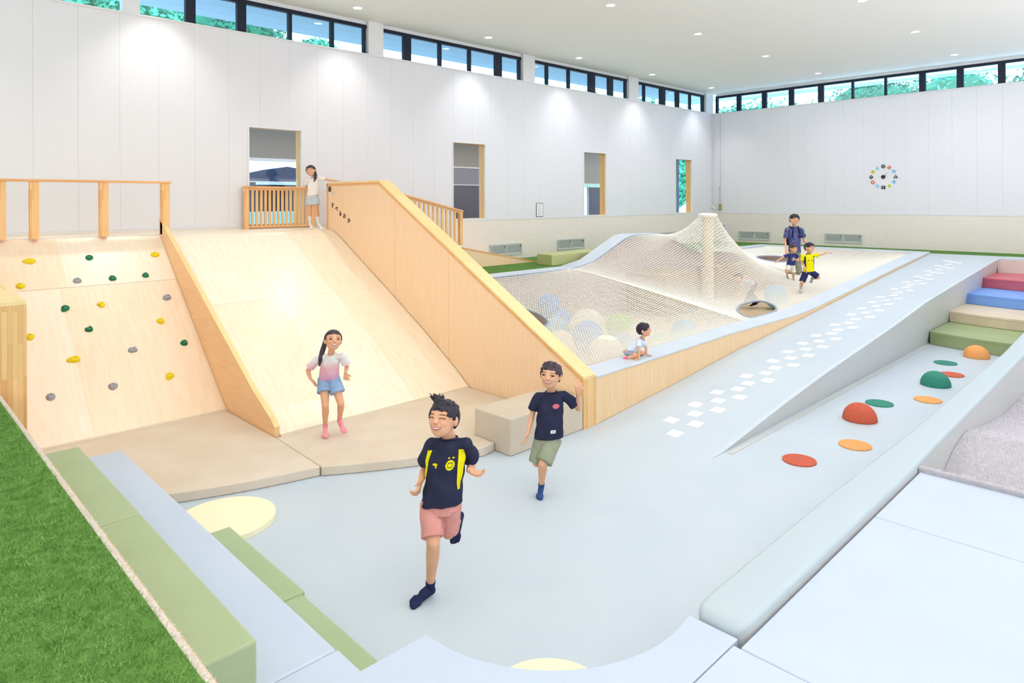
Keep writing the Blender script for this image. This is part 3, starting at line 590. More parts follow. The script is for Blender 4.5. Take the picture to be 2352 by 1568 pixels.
# turf : three lawns with a woven backing edge
M_turfedge = M_curb
def turf(x0, x1, y0, y1, label):
    return obj('artificial_turf', bx((x0, y0, GT + 0.0), (x1, y1, G), 0), M_grass, label=label, cat='turf', kind='stuff')
tf = turf(WX + 0.02, -2.0, YB + 0.02, 0.775, 'bright green artificial turf filling the lower left corner')
obj('backing_edge', bx((-6.70, 0.776, GT - 0.25), (-1.99, 0.80, G - 0.004)), M_curb, tf)
obj('timber_edge', bx((-6.70, 0.801, 0.9), (-1.99, 0.812, G - 0.02)), M_pineedge, tf)
obj('artificial_turf', prism([(-11.49, 7.1, GT), (-10.36, 7.1, GT), (-10.36, 21.54, GT), (WX + 0.02, 21.54, GT), (WX + 0.02, 11.36, GT), (-11.57, 11.36, GT), (-11.57, 12.61, GT), (-11.49, 12.61, GT)], (0, 0, 0.02)), M_grass, cat='turf', kind='stuff', label= 'green turf strip along the left wall behind the climbing net')
turf(WX + 0.02, XR - 0.02, 21.55, WY - 0.01, 'green turf strip along the foot of the far wall')
# blades of the near lawn
def blades(n, x0, x1, y0, y1, z, h, ma, name, parent, wd=0.0022, edge=False):
    P = np.stack([rng.uniform(x0, x1, n), rng.uniform(y0, y1, n), np.full(n, z - 0.002)], 1)
    a = rng.uniform(0, 2 * np.pi, n); s = np.stack([np.cos(a), np.sin(a), np.zeros(n)], 1) * wd
    lean = np.stack([rng.normal(0, .5, n) * h, rng.normal(0.1 if not edge else .5, .5, n) * h, h * rng.uniform(.5, 1.1, n)], 1)
    vs = np.stack([P - s, P + s, P + lean], 1).reshape(-1, 3).astype(np.float32)
    me = bpy.data.meshes.new(name); me.vertices.add(3 * n); me.vertices.foreach_set('co', vs.ravel()); me.loops.add(3 * n); me.loops.foreach_set('vertex_index', np.arange(3 * n, dtype=np.int32))
    me.polygons.add(n); me.polygons.foreach_set('loop_start', np.arange(0, 3 * n, 3, dtype=np.int32)); me.update(calc_edges=True)
    return obj(name, me, ma, parent, kind='stuff')
blades(150000, -7.2, -2.0, -1.9, 0.775, G, 0.017, M_blade, 'grass_blades', tf)
blades(14000, -6.7, -2.0, 0.772, 0.80, G - 0.004, 0.008, M_curb, 'backing_fringe', tf, edge=True)

# ================================================================== RAMPS ON THE RIGHT
LX_ = [6.6, 8.436, 10.26, 13, 16.4, 21.55]; LZ_ = [0.001, .168, .356, .565, .86, 1.29]
RX_ = [6.716, 7.247, 8.363, 9.733, 12.724, 14.462, 17.418, 20.31, 21.55]; RZ_ = [0.001, .075, .23, .393, .678, .88, 1.084, 1.281, 1.295]
def rampz(x, y):
    a = interp(y, LX_, LZ_); b = interp(y, RX_, RZ_); return a + (b - a) * (x + 5.28) / 1.65
dr = empty('dotted_ramp', (-4.4, 14, 0), 'pale blue vinyl ramp with white square markings rising to the turf', 'ramp')
bm = B(); ys = [6.6 + 0.3 * k for k in range(50)]; ys[-1] = 21.54
g = []
for y in ys:
    zr = interp(y, RX_, RZ_); row = []
    xr = -3.70 + 0.115 * zr
    for t in (0, 0.5, 0.97, 1.0):
        x = -5.275 + (xr + 5.275) * t; z = interp(y, LX_, LZ_) * (1 - t) + zr * t - (0.012 if t == 1.0 else 0); row.append(bm.verts.new((x, y, max(z, 0.0012) if y > 6.65 else -0.004)))
    row.append(bm.verts.new((-3.70, y, 0.0))); row.insert(0, bm.verts.new((-5.275, y, 0.0))); g.append(row)
for i in range(len(g) - 1):
    for j in range(5):
        f = bm.faces.new((g[i][j], g[i][j + 1], g[i + 1][j + 1], g[i + 1][j])); f.material_index = 1 if j == 4 else 0
bm.faces.new([v for v in g[-1]][::-1]); bmesh.ops.recalc_face_normals(bm, faces=bm.faces[:])
obj('ramp_body', bm, None, dr, mats=[M_vinyl, M_kside])
obj('foot_seam', prism([(-3.66, 6.9, 0.0005), (-3.60, 6.9, 0.0005), (-3.60, 14.8, 0.0005), (-3.66, 14.8, 0.0005)], (0, 0, 0.006)), M_kside, dr)
# white squares in a leaf-like pattern of three columns
SQ = [(-4.36, 6.95), (-4.60, 7.30 - 0.05), (-4.3, 7.31), (-4.46, 7.57), (-4.61, 7.84), (-4.28, 7.82), (-4.43, 8.1), (-4.59, 8.37), (-4.25, 8.33), (-4.41, 8.6), (-4.55, 9.14), (-4.39, 8.86), (-4.37, 9.36), (-4.21, 9.08), (-4.52, 9.92), (-4.35, 9.62), (-4.18, 9.84), (-4.35, 10.16), (-4.52, 10.47), (-4.18, 10.39), (-4.35, 10.71), (-4.53, 11.03), (-4.17, 10.93), (-4.35, 11.25), (-4.53, 11.59), (-4.17, 11.47), (-4.35, 11.79), (-4.53, 12.43), (-4.35, 12.07), (-4.18, 12.29), (-4.36, 12.62), (-4.54, 13.27), (-4.35, 12.92), (-4.17, 13.12), (-4.35, 13.46), (-4.53, 13.81), (-4.17, 13.65), (-4.35, 14.01), (-4.54, 14.37), (-4.17, 14.17), (-4.35, 14.55), (-4.54, 14.92), (-4.17, 14.72), (-4.35, 15.11), (-4.36, 15.42), (-4.56, 15.84), (-4.2, 15.64), (-4.39, 16.06), (-4.39, 16.35), (-4.58, 16.73), (-4.2, 16.53)]
y_ = 16.9
while y_ < 20.3:
    SQ += [(-4.38, y_), (-4.2, y_ + .22), (-4.38, y_ + .40), (-4.56, y_ + .62)]; y_ += 0.86
sqm = None
for x, y in SQ:
    q = 0.078; z = lambda a, b: rampz(a, b) + 0.0015
    pts = [(x - q, y - q), (x + q, y - q), (x + q, y + q), (x - q, y + q)]
    bm = B(); lo = [bm.verts.new((a, b, z(a, b) - 0.001)) for a, b in pts]; hi = [bm.verts.new((a, b, z(a, b) + 0.003)) for a, b in pts]
    bm.faces.new(hi); bm.faces.new(lo[::-1])
    for k in range(4): bm.faces.new((lo[k], lo[(k + 1) % 4], hi[(k + 1) % 4], hi[k]))
    obj('square_marking', bm, mat('marking_white', '#fafcff', 0.4), dr)
# top landing of pale vinyl next to the turf
obj('top_landing', bx((-3.55, 20.66, 1.0), (XR - 0.02, 21.54, 1.297)), M_vinyl, dr)
# curved padded steps
def step(i, y, zt, zb, ma, label, depth=1.5):
    st = empty('padded_step', (-2.8, y + 0.7, zb), label, 'step', 'curved padded steps')
    front = [(x, y - 0.28 * math.sin(math.pi * (x + 3.66) / 2.6)) for x in [-3.655 + 0.09 * k for k in range(0, 29)]]
    back = [(-1.135, 20.63), (-3.655 , 20.63)]
    bm = prism([(x, yy, zb + 0.001) for x, yy in front + back], (0, 0, zt - zb - 0.001), 0.012, 2)
    obj('cushion', bm, ma, st)
    pp = [(x, yy - 0.002, zt - 0.035) for x, yy in front]; pp[0] = (-3.64, y, zt - 0.035)
    obj('piping', tube(B(), pp, 0.006, 6), ma, st); return st
M_sg = mat('step_green', '#a3b184', 0.42, '#9cab7c', 3, bump=0.3, bscale=3); M_sb = mat('step_beige', '#e2d2bb', 0.42, '#dccab1', 3, bump=0.4, bscale=3)
M_sbl = mat('step_blue', '#7eaaf0', 0.42, '#76a4ee', 3, bump=0.3, bscale=3); M_sr = mat('step_red', '#cf6a76', 0.42, '#c9626f', 3, bump=0.3, bscale=3)
step(0, 14.86, 0.25, 0, M_sg, 'green curved padded step, lowest of the four')
step(1, 16.30, 0.475, 0.25, M_sb, 'beige curved padded step between the green and blue ones')
step(2, 17.71, 0.708, 0.475, M_sbl, 'blue curved padded step below the red one')
step(3, 19.12, 0.943, 0.708, M_sr, 'red curved padded step, topmost of the four', 1.51)
obj('riser_pad', bx((-3.57, 20.635, 0.90), (-1.1, 20.655, 1.27)), mat('riser_beige', '#d8cfc6', 0.5, bump=0.4, bscale=3), dr)
# low kerb wall
KY = [3.17, 6.0, 7.0, 8.5, 10.85, 14.0, 17.5, 21.5]; KZ = [0.652, 0.657, 0.685, 0.715, 0.772, 0.95, 1.15, 1.29]
KLY = [3.2, 4.4, 5.6, 7.0, 8.6, 9.6, 11.6]; KLX = [0.042, 0.034, 0.026, 0.074, 0.08, 0.09, 0.12]
bm = B(); rows = []
prof = [(-1.93, 0.0)] + [(-1.93 + 0.03 - 0.03 * math.cos(t), -0.03 + 0.03 * math.sin(t)) for t in np.linspace(0, math.pi / 2, 7)] + [(-1.60 - 0.03 + 0.03 * math.sin(t), -0.03 + 0.03 * math.cos(t)) for t in np.linspace(0, math.pi / 2, 7)] + [(-1.60, 0.0)]
for i, y in enumerate([3.175, 3.185, 3.205, 3.24, 3.30, 4.0, 5.0] + KY[1:]):
    z = interp(y, KY, KZ); row = []
    sq_ = {0: 0.06, 1: 0.035, 2: 0.018, 3: 0.006}.get(i, 0.0)
    for j, (x, dz) in enumerate(prof):
        zz = 0.0 if j in (0, 15) else z + dz - {0: 0.05, 1: 0.028, 2: 0.012, 3: 0.003}.get(i, 0.0)
        row.append(bm.verts.new((x + (sq_ + interp(y, KLY, KLX) if x < -1.8 else -sq_), y, zz)))
    rows.append(row)
for i in range(len(rows) - 1):
    for j in range(15):
        f = bm.faces.new((rows[i][j], rows[i][j + 1], rows[i + 1][j + 1], rows[i + 1][j])); f.material_index = 1 if j in (0, 14) else 0
bm.faces.new(rows[0][::-1]); bm.faces.new(rows[-1]); bmesh.ops.recalc_face_normals(bm, faces=bm.faces[:])
kb = obj('low_kerb', bm, None, mats=[M_kerb, M_kside], label='low pale kerb wall with rounded edges right of the domes', cat='kerb', smooth=True)
# domes and discs on the path
M_do = {'r': mat('rubber_red', '#d0654c', 0.75, '#c85a42', 60, bump=0.2, bscale=200), 'g': mat('rubber_green', '#3a8f7b', 0.75, '#318571', 60, bump=0.2, bscale=200), 'o': mat('rubber_orange', '#f4ab68', 0.75, '#eea05c', 60, bump=0.2, bscale=200)}
def floorpt(px, py, z=0.0):
    d = CF + CR * ((px - CX) / F) - CU * ((py - CY) / F); t = (z - H) / d.z; return V((0, 0, H)) + d * t
for px, py, kc, lab in ((1836, 1058, 'r', 'flat red rubber disc nearest the camera'), (1964, 1023, 'o', 'flat orange rubber disc behind the nearest red one'), (2020, 927, 'g', 'flat green rubber disc behind the red dome'), (2131, 919, 'o', 'flat orange rubber disc in front of the green dome'), (2186, 861, 'r', 'flat red rubber disc half hidden by the green dome'), (2172, 834, 'g', 'flat green rubber disc nearest the padded steps')):
    c = floorpt(px, py); disc('rubber_disc', (c.x, c.y, 0.001), 0.172, 0.012, M_do[kc], lab, 'disc', 'z', 'flat rubber floor discs', 40)
for px, py, r, kc, lab in ((1975, 963, 0.202, 'r', 'red rubber dome, nearest of the three'), (2149, 884, 0.202, 'g', 'green rubber dome, middle of the three'), (2243, 820, 0.202, 'o', 'orange rubber dome in front of the green step')):
    c = floorpt(px, py); bm = B(); rings = []
    for j in range(9):
        a = j / 8 * math.pi / 2; rings.append([bm.verts.new((c.x + r * math.cos(a) * math.cos(t), c.y + r * math.cos(a) * math.sin(t), 0.001 + 0.012 + r * 0.98 * math.sin(a))) for t in [2 * math.pi * k / 36 for k in range(36)]] if j < 8 else None)
    bot = [bm.verts.new((c.x + r * math.cos(t), c.y + r * math.sin(t), 0.001)) for t in [2 * math.pi * k / 36 for k in range(36)]]
    rr = [bot] + rings[:8]; top = bm.verts.new((c.x, c.y, 0.013 + r * 0.98))
    for j in range(len(rr) - 1):
        for k in range(36): bm.faces.new((rr[j][k], rr[j][(k + 1) % 36], rr[j + 1][(k + 1) % 36], rr[j + 1][k]))
    for k in range(36): bm.faces.new((rr[-1][k], rr[-1][(k + 1) % 36], top))
    bm.faces.new(bot[::-1]); obj('rubber_dome', bm, M_do[kc], smooth=True, label=lab, cat='dome', group='rubber half domes')
# carpet hill in the pit at the right
cp = empty('shaggy_carpet', (0.5, 9, 0), 'shaggy grey carpet hill rising at the right picture edge', 'carpet')
M_carp = mat('shag_carpet', '#f0edf3', 0.95, '#dcd7df', 110, bump=1.0, bscale=150, detail=8, spec=0.05)
M_tuft = mat('shag_tuft', '#f6f3f9', 0.95, '#e2dde6', 120, spec=0.05)
def carpz(x, y):
    k = interp(y, [6.15, 6.5, 6.89, 7.27, 7.68, 8.13, 9.4, 10.8, 16], [0.22, 0.27, 0.376, 0.49, 0.545, 0.47, 0.30, 0.265, 0.3])
    return k + (0.03 * math.sin(3 * x + y) + 0.02 * math.sin(5 * y)) * min(1, max(0, x + 1.6) * 2)
nx_, ny_ = 46, 110; bm = B(); gv = [[bm.verts.new((-1.597 + 4.2 * i / nx_, 6.15 + 10 * j / ny_, carpz(-1.597 + 4.2 * i / nx_, 6.15 + 10 * j / ny_))) for i in range(nx_ + 1)] for j in range(ny_ + 1)]
for j in range(ny_):
    for i in range(nx_): bm.faces.new((gv[j][i], gv[j][i + 1], gv[j + 1][i + 1], gv[j + 1][i]))
obj('carpet', bm, M_carp, cp, smooth=True)
def tufts(n, x0, x1, y0, y1, zf, h, name, lean_y=0.0):
    X = rng.uniform(x0, x1, n); Y = rng.uniform(y0, y1, n); Zz = np.array([zf(a, b) for a, b in zip(X, Y)])
    P = np.stack([X, Y, Zz - 0.002], 1); a = rng.uniform(0, 2 * np.pi, n); s = np.stack([np.cos(a), np.sin(a), np.zeros(n)], 1) * 0.0022
    ln = np.stack([rng.normal(0, .6, n) * h, rng.normal(lean_y, .6, n) * h, h * rng.uniform(.5, 1.1, n)], 1)
    vs = np.stack([P - s, P + s, P + ln], 1).reshape(-1, 3).astype(np.float32); me = bpy.data.meshes.new(name); me.vertices.add(3 * n); me.vertices.foreach_set('co', vs.ravel())
    me.loops.add(3 * n); me.loops.foreach_set('vertex_index', np.arange(3 * n, dtype=np.int32)); me.polygons.add(n); me.polygons.foreach_set('loop_start', np.arange(0, 3 * n, 3, dtype=np.int32)); me.update(calc_edges=True)
    return obj(name, me, M_tuft, cp, kind='stuff')
tufts(130000, -1.59, 0.9, 6.2, 10.5, carpz, 0.022, 'tufts')
obj('carpet_edge', bx((-1.595, 6.142, 0.05), (2.6, 6.185, 0.622)), M_carp, cp)
tufts(16000, -1.595, 1.2, 6.142, 6.19, lambda x, y: 0.62, 0.022, 'edge_tufts')
# ================================================================== CLIMBING NET
net = empty('climbing_net', (-7.8, 14, 0), 'large white rope net with a cone peak stretched over the ball pit', 'net')
FX0, FX1 = -9.80, -5.65; NY0, NY1 = 6.62, 21.14
RFY = [6.61, 8.4, 10.2, 12.6, 13.4, 16.4, 19.0, 21.5]; RFZ = [0.615, 0.64, 0.675, 0.665, 0.70, 0.945, 1.16, 1.335]
RLY = [6.61, 11.5, 12.2, 13.5, 13.8, 14.9, 15.3, 17.0, 21.5]; RLZ = [1.31, 1.31, 1.42, 1.93, 1.97, 1.95, 1.86, 1.335, 1.335]
def rim(name, xa, xb, ya, yb, Y, Z_, th, ma, n=None):
    ys = [ya] + [y for y in Y if ya < y < yb] + [yb]
    top = [(xa, y, interp(y, Y, Z_)) for y in ys]; bot = [(xa, y, interp(y, Y, Z_) - th) for y in ys[::-1]]
    return obj(name, prism(top + bot, (xb - xa, 0, 0), 0.008, 2), ma, net)
for a, b in ((6.612, 9.9), (9.903, 13.2), (13.203, 17.3), (17.303, 21.5)): rim('rim_pad', -5.655, -5.272, a, b, RFY, RFZ, 0.03, M_rim)
for a, b in ((6.612, 11.5), (11.503, 15.3), (15.303, 21.5)): rim('rim_pad', -10.22, -9.80, a, b, RLY, RLZ, 0.035, M_rim)
obj('rim_pad', bx((-9.798, 21.14, 1.30), (-5.657, 21.5, 1.335), 0.008), M_rim, net)
def wallpoly(name, x0, x1, ya, yb, Y, Z_, drop, ma, z0=0.002):
    ys = [ya] + [y for y in Y if ya < y < yb] + [yb]
    return obj(name, prism([(x0, ya, z0)] + [(x0, y, interp(y, Y, Z_) - drop) for y in ys] + [(x0, yb, z0)], (x1 - x0, 0, 0)), ma, net)
for a, b in ((6.612, 8.05), (8.052, 9.6), (9.602, 11.2), (11.202, 12.9), (12.902, 21.5)): wallpoly('wood_panel', -5.315, -5.284, a, b, RFY, RFZ, 0.031, M_plyv)
M_pit = mat('pit_wall_mauve', '#d3c1c0', 0.7); M_pitf = mat('pit_floor_beige', '#ecd6b4', 0.7, '#e6cda8', 1.5)
wallpoly('pit_wall', -10.18, -9.92, 6.612, 21.5, RLY, RLZ, 0.036, M_pit)
obj('pit_wall', bx((-9.9, 21.2, 0.0), (-5.32, 21.48, 1.298)), M_pit, net)
for a, b in ((6.63, 8.9), (8.902, 11.3), (11.302, 14.0), (14.002, 17.5), (17.502, 21.19)): obj('pit_mat', bx((-9.91, a, 0.001), (-5.33, b, 0.06), 0.01), M_pitf, net)
M_box = mat('brown_playbox', '#c6ae8e', 0.6, '#bca281', 4)
obj('play_box', bx((-9.9, 13.6, 0.062), (-8.75, 15.0, 1.02)), M_box, net)
obj('play_box', bx((-9.9, 17.0, 0.062), (-9.3, 20.0, 0.95)), M_box, net)
# --- relaxed net surface : membrane solved between rims, seam rope and mast ring
STP = 0.060; NX = int(round((FX1 - FX0) / STP)) + 1; NY = int(round((NY1 - NY0) / STP)) + 1
gx = np.linspace(FX0, FX1, NX); gy = np.linspace(NY0, NY1, NY)
Zn = np.zeros((NY, NX)); fix = np.zeros((NY, NX), bool)
left = np.interp(gy, RLY, RLZ) - 0.03; rightz = np.interp(gy, RFY, RFZ) - 0.028
for j in range(NY): Zn[j] = np.linspace(left[j], rightz[j], NX)
fix[:, 0] = fix[:, -1] = True; fix[0] = fix[-1] = True; Zn[-1] = 1.305
Zn[0] = np.interp(gx, [FX0, -7.6, FX1], [left[0], 0.80, rightz[0]])
MX, MY, MZ, MR = -8.95, 15.86, 2.40, 0.225
XX, YY = np.meshgrid(gx, gy); dm = np.hypot(XX - MX, YY - MY)
js = int(np.argmin(abs(gy - 11.30))); Zn[js] = np.linspace(left[js], rightz[js], NX); fix[js] = True
Kt = np.full((NY, NX), 0.00010); Kt[(YY > 11.3) & (YY < 14.5)] = 0.00022; Kt[YY < 11.3] = 0.00016
free = ~fix; par = (np.add.outer(np.arange(NY), np.arange(NX)) % 2).astype(bool)
for it in range(900):
    for pm in (par, ~par):
        A = np.zeros_like(Zn); A[1:-1, 1:-1] = 0.25 * (Zn[:-2, 1:-1] + Zn[2:, 1:-1] + Zn[1:-1, :-2] + Zn[1:-1, 2:]) - Kt[1:-1, 1:-1]
        mk = free & pm; Zn[mk] += 1.92 * (A[mk] - Zn[mk])
base_ = Zn.copy(); edgef = np.clip((XX - FX0) / 0.7, 0, 1) ** 0.6 * np.clip((FX1 - XX) / 1.2, 0, 1) ** 0.8
Zn = base_ + (MZ - base_) * np.clip(np.exp(-(np.maximum(dm, MR) - MR) / (1.05 - 0.48 * ((XX - MX) * 0.70 + (YY - MY) * 0.714) / np.maximum(dm, 0.01))), 0, 1) * edgef
def netz(x, y):
    fx = (x - FX0) / (FX1 - FX0) * (NX - 1); fy = (y - NY0) / (NY1 - NY0) * (NY - 1); i = int(min(max(fx, 0), NX - 2)); j = int(min(max(fy, 0), NY - 2)); a, b = fx - i, fy - j
    return float(Zn[j, i] * (1 - a) * (1 - b) + Zn[j, i + 1] * a * (1 - b) + Zn[j + 1, i] * (1 - a) * b + Zn[j + 1, i + 1] * a * b)
def inpoly(x, y, P):
    r = np.zeros(np.shape(x), bool)
    for (x1, y1), (x2, y2) in zip(P, P[1:] + P[:1]):
        c = ((y1 > y) != (y2 > y)) & (x < (x2 - x1) * (y - y1) / (y2 - y1 + 1e-12) + x1); r ^= c
    return r
def smoothloop(P, n=8):
    out = []; m_ = len(P)
    for i in range(m_):
        p0, p1, p2, p3 = [np.array(P[(i + k - 1) % m_]) for k in range(4)]
        for t in np.arange(n) / n: out.append(tuple(0.5 * ((2 * p1) + (-p0 + p2) * t + (2 * p0 - 5 * p1 + 4 * p2 - p3) * t * t + (-p0 + 3 * p1 - 3 * p2 + p3) * t ** 3)))
    return out
HOLES = [smoothloop([(-5.74, 11.72), (-6.22, 12.15), (-6.50, 12.85), (-6.42, 13.45), (-6.08, 13.35), (-5.76, 12.75)]),
         [(-8.25 + 0.58 * math.cos(t), 8.1 + 0.58 * math.sin(t)) for t in np.linspace(0, 2 * math.pi, 33)[:-1]],
         [(-8.48 + 0.42 * math.cos(t), 18.75 + 0.68 * math.sin(t)) for t in np.linspace(0, 2 * math.pi, 33)[:-1]]]
def ropelines(lines, r, name, parent, ma, cut=True):
    VS, FS = [], []; nv = 0; ang = np.array([math.pi / 2, math.pi * 7 / 6, math.pi * 11 / 6])
    for P in lines:
        P = np.asarray(P); d = np.gradient(P, axis=0); d /= np.linalg.norm(d, axis=1)[:, None] + 1e-9
        up = np.array([0, 0, 1.0]); s = np.cross(d, up); s /= np.linalg.norm(s, axis=1)[:, None] + 1e-9; u = np.cross(s, d)
        R_ = P[:, None, :] + r * (np.cos(ang)[None, :, None] * s[:, None, :] + np.sin(ang)[None, :, None] * u[:, None, :])
        VS.append(R_.reshape(-1, 3)); n = len(P); mid = (P[:-1] + P[1:]) / 2; ok = np.ones(n - 1, bool)
        if cut:
            for Hh in HOLES: ok &= ~inpoly(mid[:, 0], mid[:, 1], Hh)
            ok &= ~(np.hypot(mid[:, 0] - MX, mid[:, 1] - MY) < MR - 0.01)
        idx = np.nonzero(ok)[0]
        for k in range(3):
            k2 = (k + 1) % 3; FS.append(np.stack([nv + idx * 3 + k, nv + idx * 3 + k2, nv + idx * 3 + 3 + k2, nv + idx * 3 + 3 + k], 1))
        nv += 3 * n
    VS = np.concatenate(VS).astype(np.float32); FS = np.concatenate(FS).astype(np.int32); me = bpy.data.meshes.new(name)
    me.vertices.add(len(VS)); me.vertices.foreach_set('co', VS.ravel()); me.loops.add(FS.size); me.loops.foreach_set('vertex_index', FS.ravel())
    me.polygons.add(len(FS)); me.polygons.foreach_set('loop_start', np.arange(0, FS.size, 4, dtype=np.int32)); me.update(calc_edges=True)
    return obj(name, me, ma, parent, smooth=True, kind='stuff')
wx = 0.010 * np.sin(XX * 9 + YY * 3) ; wy = 0.010 * np.cos(YY * 8 - XX * 2)
LN = [np.stack([XX[j] , YY[j] + wy[j] * 0, Zn[j]], 1) for j in range(NY)] + [np.stack([XX[:, i], YY[:, i], Zn[:, i] + 0.002], 1) for i in range(NX)]
ropelines(LN, 0.0064, 'net_mesh', net, M_rope)
# hanging net partition below the seam rope
pz = []
for k in range(0, 24):
    f = k / 23; pz.append(np.stack([gx, np.full(NX, 11.30), Zn[js] * (1 - f) + 0.07 * f], 1))
pv = [np.stack([np.full(14, gx[i]), np.full(14, 11.30), np.linspace(Zn[js, i], 0.07, 14)], 1) for i in range(0, NX)]
ropelines(pz + pv, 0.006, 'net_partition', net, M_rope, cut=False)
obj('seam_rope', tube(B(), [(gx[i], 11.30, Zn[js, i] + 0.006) for i in range(0, NX, 3)], 0.017, 6), M_rope, net, smooth=True)
j2 = int(np.argmin(abs(gy - 16.75)))
obj('seam_rope', tube(B(), [(gx[i], gy[j2], Zn[j2, i] + 0.004) for i in range(int(NX * .45), NX, 3)], 0.014, 6), M_rope, net, smooth=True)
for Hh in HOLES: obj('hole_ring', tube(B(), [(x, y, netz(x, y) + 0.004) for x, y in Hh], 0.022, 8, closed=True), M_ropeg, net, smooth=True)
edge = [(FX0 + 0.012, y, interp(y, RLY, RLZ) - 0.028) for y in np.arange(6.65, 21.1, 0.25)]; obj('edge_rope', tube(B(), edge, 0.014, 6), M_ropeg, net)
edge = [(FX1 - 0.012, y, interp(y, RFY, RFZ) - 0.024) for y in np.arange(6.65, 21.1, 0.25)]; obj('edge_rope', tube(B(), edge, 0.014, 6), M_ropeg, net)
M_mast = mat('mast_padding', '#f0e2c4', 0.6); M_cap = mat('mast_cap', '#f7f3ea', 0.6)
obj('mast', tube(B(), [(MX, MY, 0.062), (MX, MY, MZ + 0.01)], 0.15, 24), M_mast, net, smooth=False)
bm = B(); rr_ = [(0.232, MZ - 0.035), (0.24, MZ - 0.03), (0.245, MZ + 0.02), (0.235, MZ + 0.045), (0.20, MZ + 0.062), (0.10, MZ + 0.07)]
rg = [[bm.verts.new((MX + r * math.cos(t), MY + r * math.sin(t), z)) for t in [2 * math.pi * k / 32 for k in range(32)]] for r, z in rr_]
for a, b in zip(rg[:-1], rg[1:]):
    for k in range(32): bm.faces.new((a[k], a[(k + 1) % 32], b[(k + 1) % 32], b[k]))
bm.faces.new(rg[0][::-1]); bm.faces.new(rg[-1]); obj('mast_cap', bm, M_cap, net, smooth=True)
# big soft balls under the net
BC = {'blue': '#6fa6f0', 'sky': '#7cc6f5', 'cream': '#fbf0dc', 'green': '#b5dd62', 'pink': '#f79fb6', 'lime': '#bcdc2e'}
BALLS = [('blue', -9.45, 10.3, 0.62, 0.25, 'blue ball under the net, highest near the left rim'), ('blue', -9.2, 10.35, 0.33, 0.26, 'blue ball under the net just below another blue one by the left rim'), ('sky', -8.72, 9.71, 0.31, 0.25, 'sky blue ball under the net near the round hole'), ('cream', -8.15, 9.95, 0.41, 0.34, 'large cream ball under the net behind the large blue one'),
 ('blue', -7.70, 9.40, 0.36, 0.29, 'large blue ball under the net, beside the cream and pink ones'), ('cream', -6.72, 8.68, 0.34, 0.28, 'large cream ball under the net, nearest the slide side wall post'), ('cream', -7.75, 8.72, 0.31, 0.25, 'cream ball under the net close along the slide side wall'), ('green', -8.0, 10.74, 0.32, 0.26, 'pale green ball under the net behind the toddler'),
 ('blue', -7.15, 9.80, 0.25, 0.19, 'small blue ball under the net left of the toddler'), ('cream', -7.42, 10.55, 0.26, 0.20, 'small cream ball under the net behind the toddler head'), ('green', -6.55, 10.0, 0.29, 0.23, 'pale green ball under the net right of the toddler'), ('sky', -6.5, 10.72, 0.35, 0.29, 'large sky blue ball under the net right of the toddler'),
 ('pink', -6.30, 8.15, 0.25, 0.19, 'pink ball under the net beside the toddler feet'), ('lime', -8.60, 8.40, 0.42, 0.36, 'lime green ball seen through the round hole in the net'), ('green', -7.15, 8.15, 0.24, 0.18, 'small pale green ball under the net by the slide side wall'),
 ('pink', -8.9, 17.75, 0.50, 0.2, 'pink ball under the net cone beside the mast'), ('sky', -7.45, 16.55, 0.38, 0.30, 'sky blue ball under the net cone, right of the crouching child')]
for c, x, y, z, r, lab in BALLS:
    bm = ell(B(), (x, y, max(z, 0.062 + r)), r, u=32, v=18)
    b_ = obj('ball', bm, mat('ball_' + c, BC[c], 0.45), smooth=True, label=lab, cat='ball', group='big soft balls under the net')
    zz = max(z, 0.062 + r); obj('valve', tube(B(), [(x, y, zz + r - 0.004), (x, y, zz + r + 0.004)], 0.02, 8), M_alu, b_)

# ================================================================== WALL FITTINGS
def vent(side, a, b, z0, z1, label):
    o = empty('wall_vent', ((WX, (a + b) / 2, z0) if side == 'L' else ((a + b) / 2, WY, z0)), label, 'vent', 'low wall vents')
    def bb(p, q, u, v, d0, d1): return bx((WX + d0, p, u), (WX + d1, q, v)) if side == 'L' else bx((p, WY - d1, u), (q, WY - d0, v))
    t = 0.035; fr = B()
    for (p, q, u, v) in ((a, b, z0, z0 + t), (a, b, z1 - t, z1), (a, a + t, z0 + t, z1 - t), (b - t, b, z0 + t, z1 - t), ((a + b) / 2 - 0.02, (a + b) / 2 + 0.02, z0 + t, z1 - t)):
        c = bb(p, q, u, v, 0.005, 0.03); me = bpy.data.meshes.new('x'); c.to_mesh(me); fr.from_mesh(me); c.free(); bpy.data.meshes.remove(me)
    obj('frame', fr, M_vent, o)
    for p, q in ((a + t, (a + b) / 2 - 0.02), ((a + b) / 2 + 0.02, b - t)):
        obj('sash', bb(p + 0.02, q - 0.02, z0 + t + 0.02, z1 - t - 0.02, 0.005, 0.010), M_vent2, o)
        n = 9
        for k in range(n):
            zz = z0 + t + 0.03 + (z1 - z0 - 2 * t - 0.06) * k / (n - 1); obj('louvre', bb(p + 0.02, q - 0.02, zz - 0.004, zz + 0.004, 0.010, 0.016), M_vent, o)
        obj('latch', bb(q - 0.05, q - 0.03, z1 - t - 0.05, z1 - t - 0.02, 0.03, 0.04), M_dark, o)
vent('L', 11.45, 12.61, 1.40, 1.70, 'low grey vent on the left wall just beyond the access ramp')
vent('L', 14.02, 15.19, 1.42, 1.72, 'low grey vent on the left wall above the green block')
vent('L', 18.95, 20.1, 1.43, 1.73, 'low grey vent on the left wall mostly hidden by the net')
vent('R', -11.58, -10.42, 1.39, 1.70, 'low grey vent on the far wall nearest the corner')
vent('R', -8.59, -7.43, 1.41, 1.71, 'low grey vent on the far wall below and left of the clock')
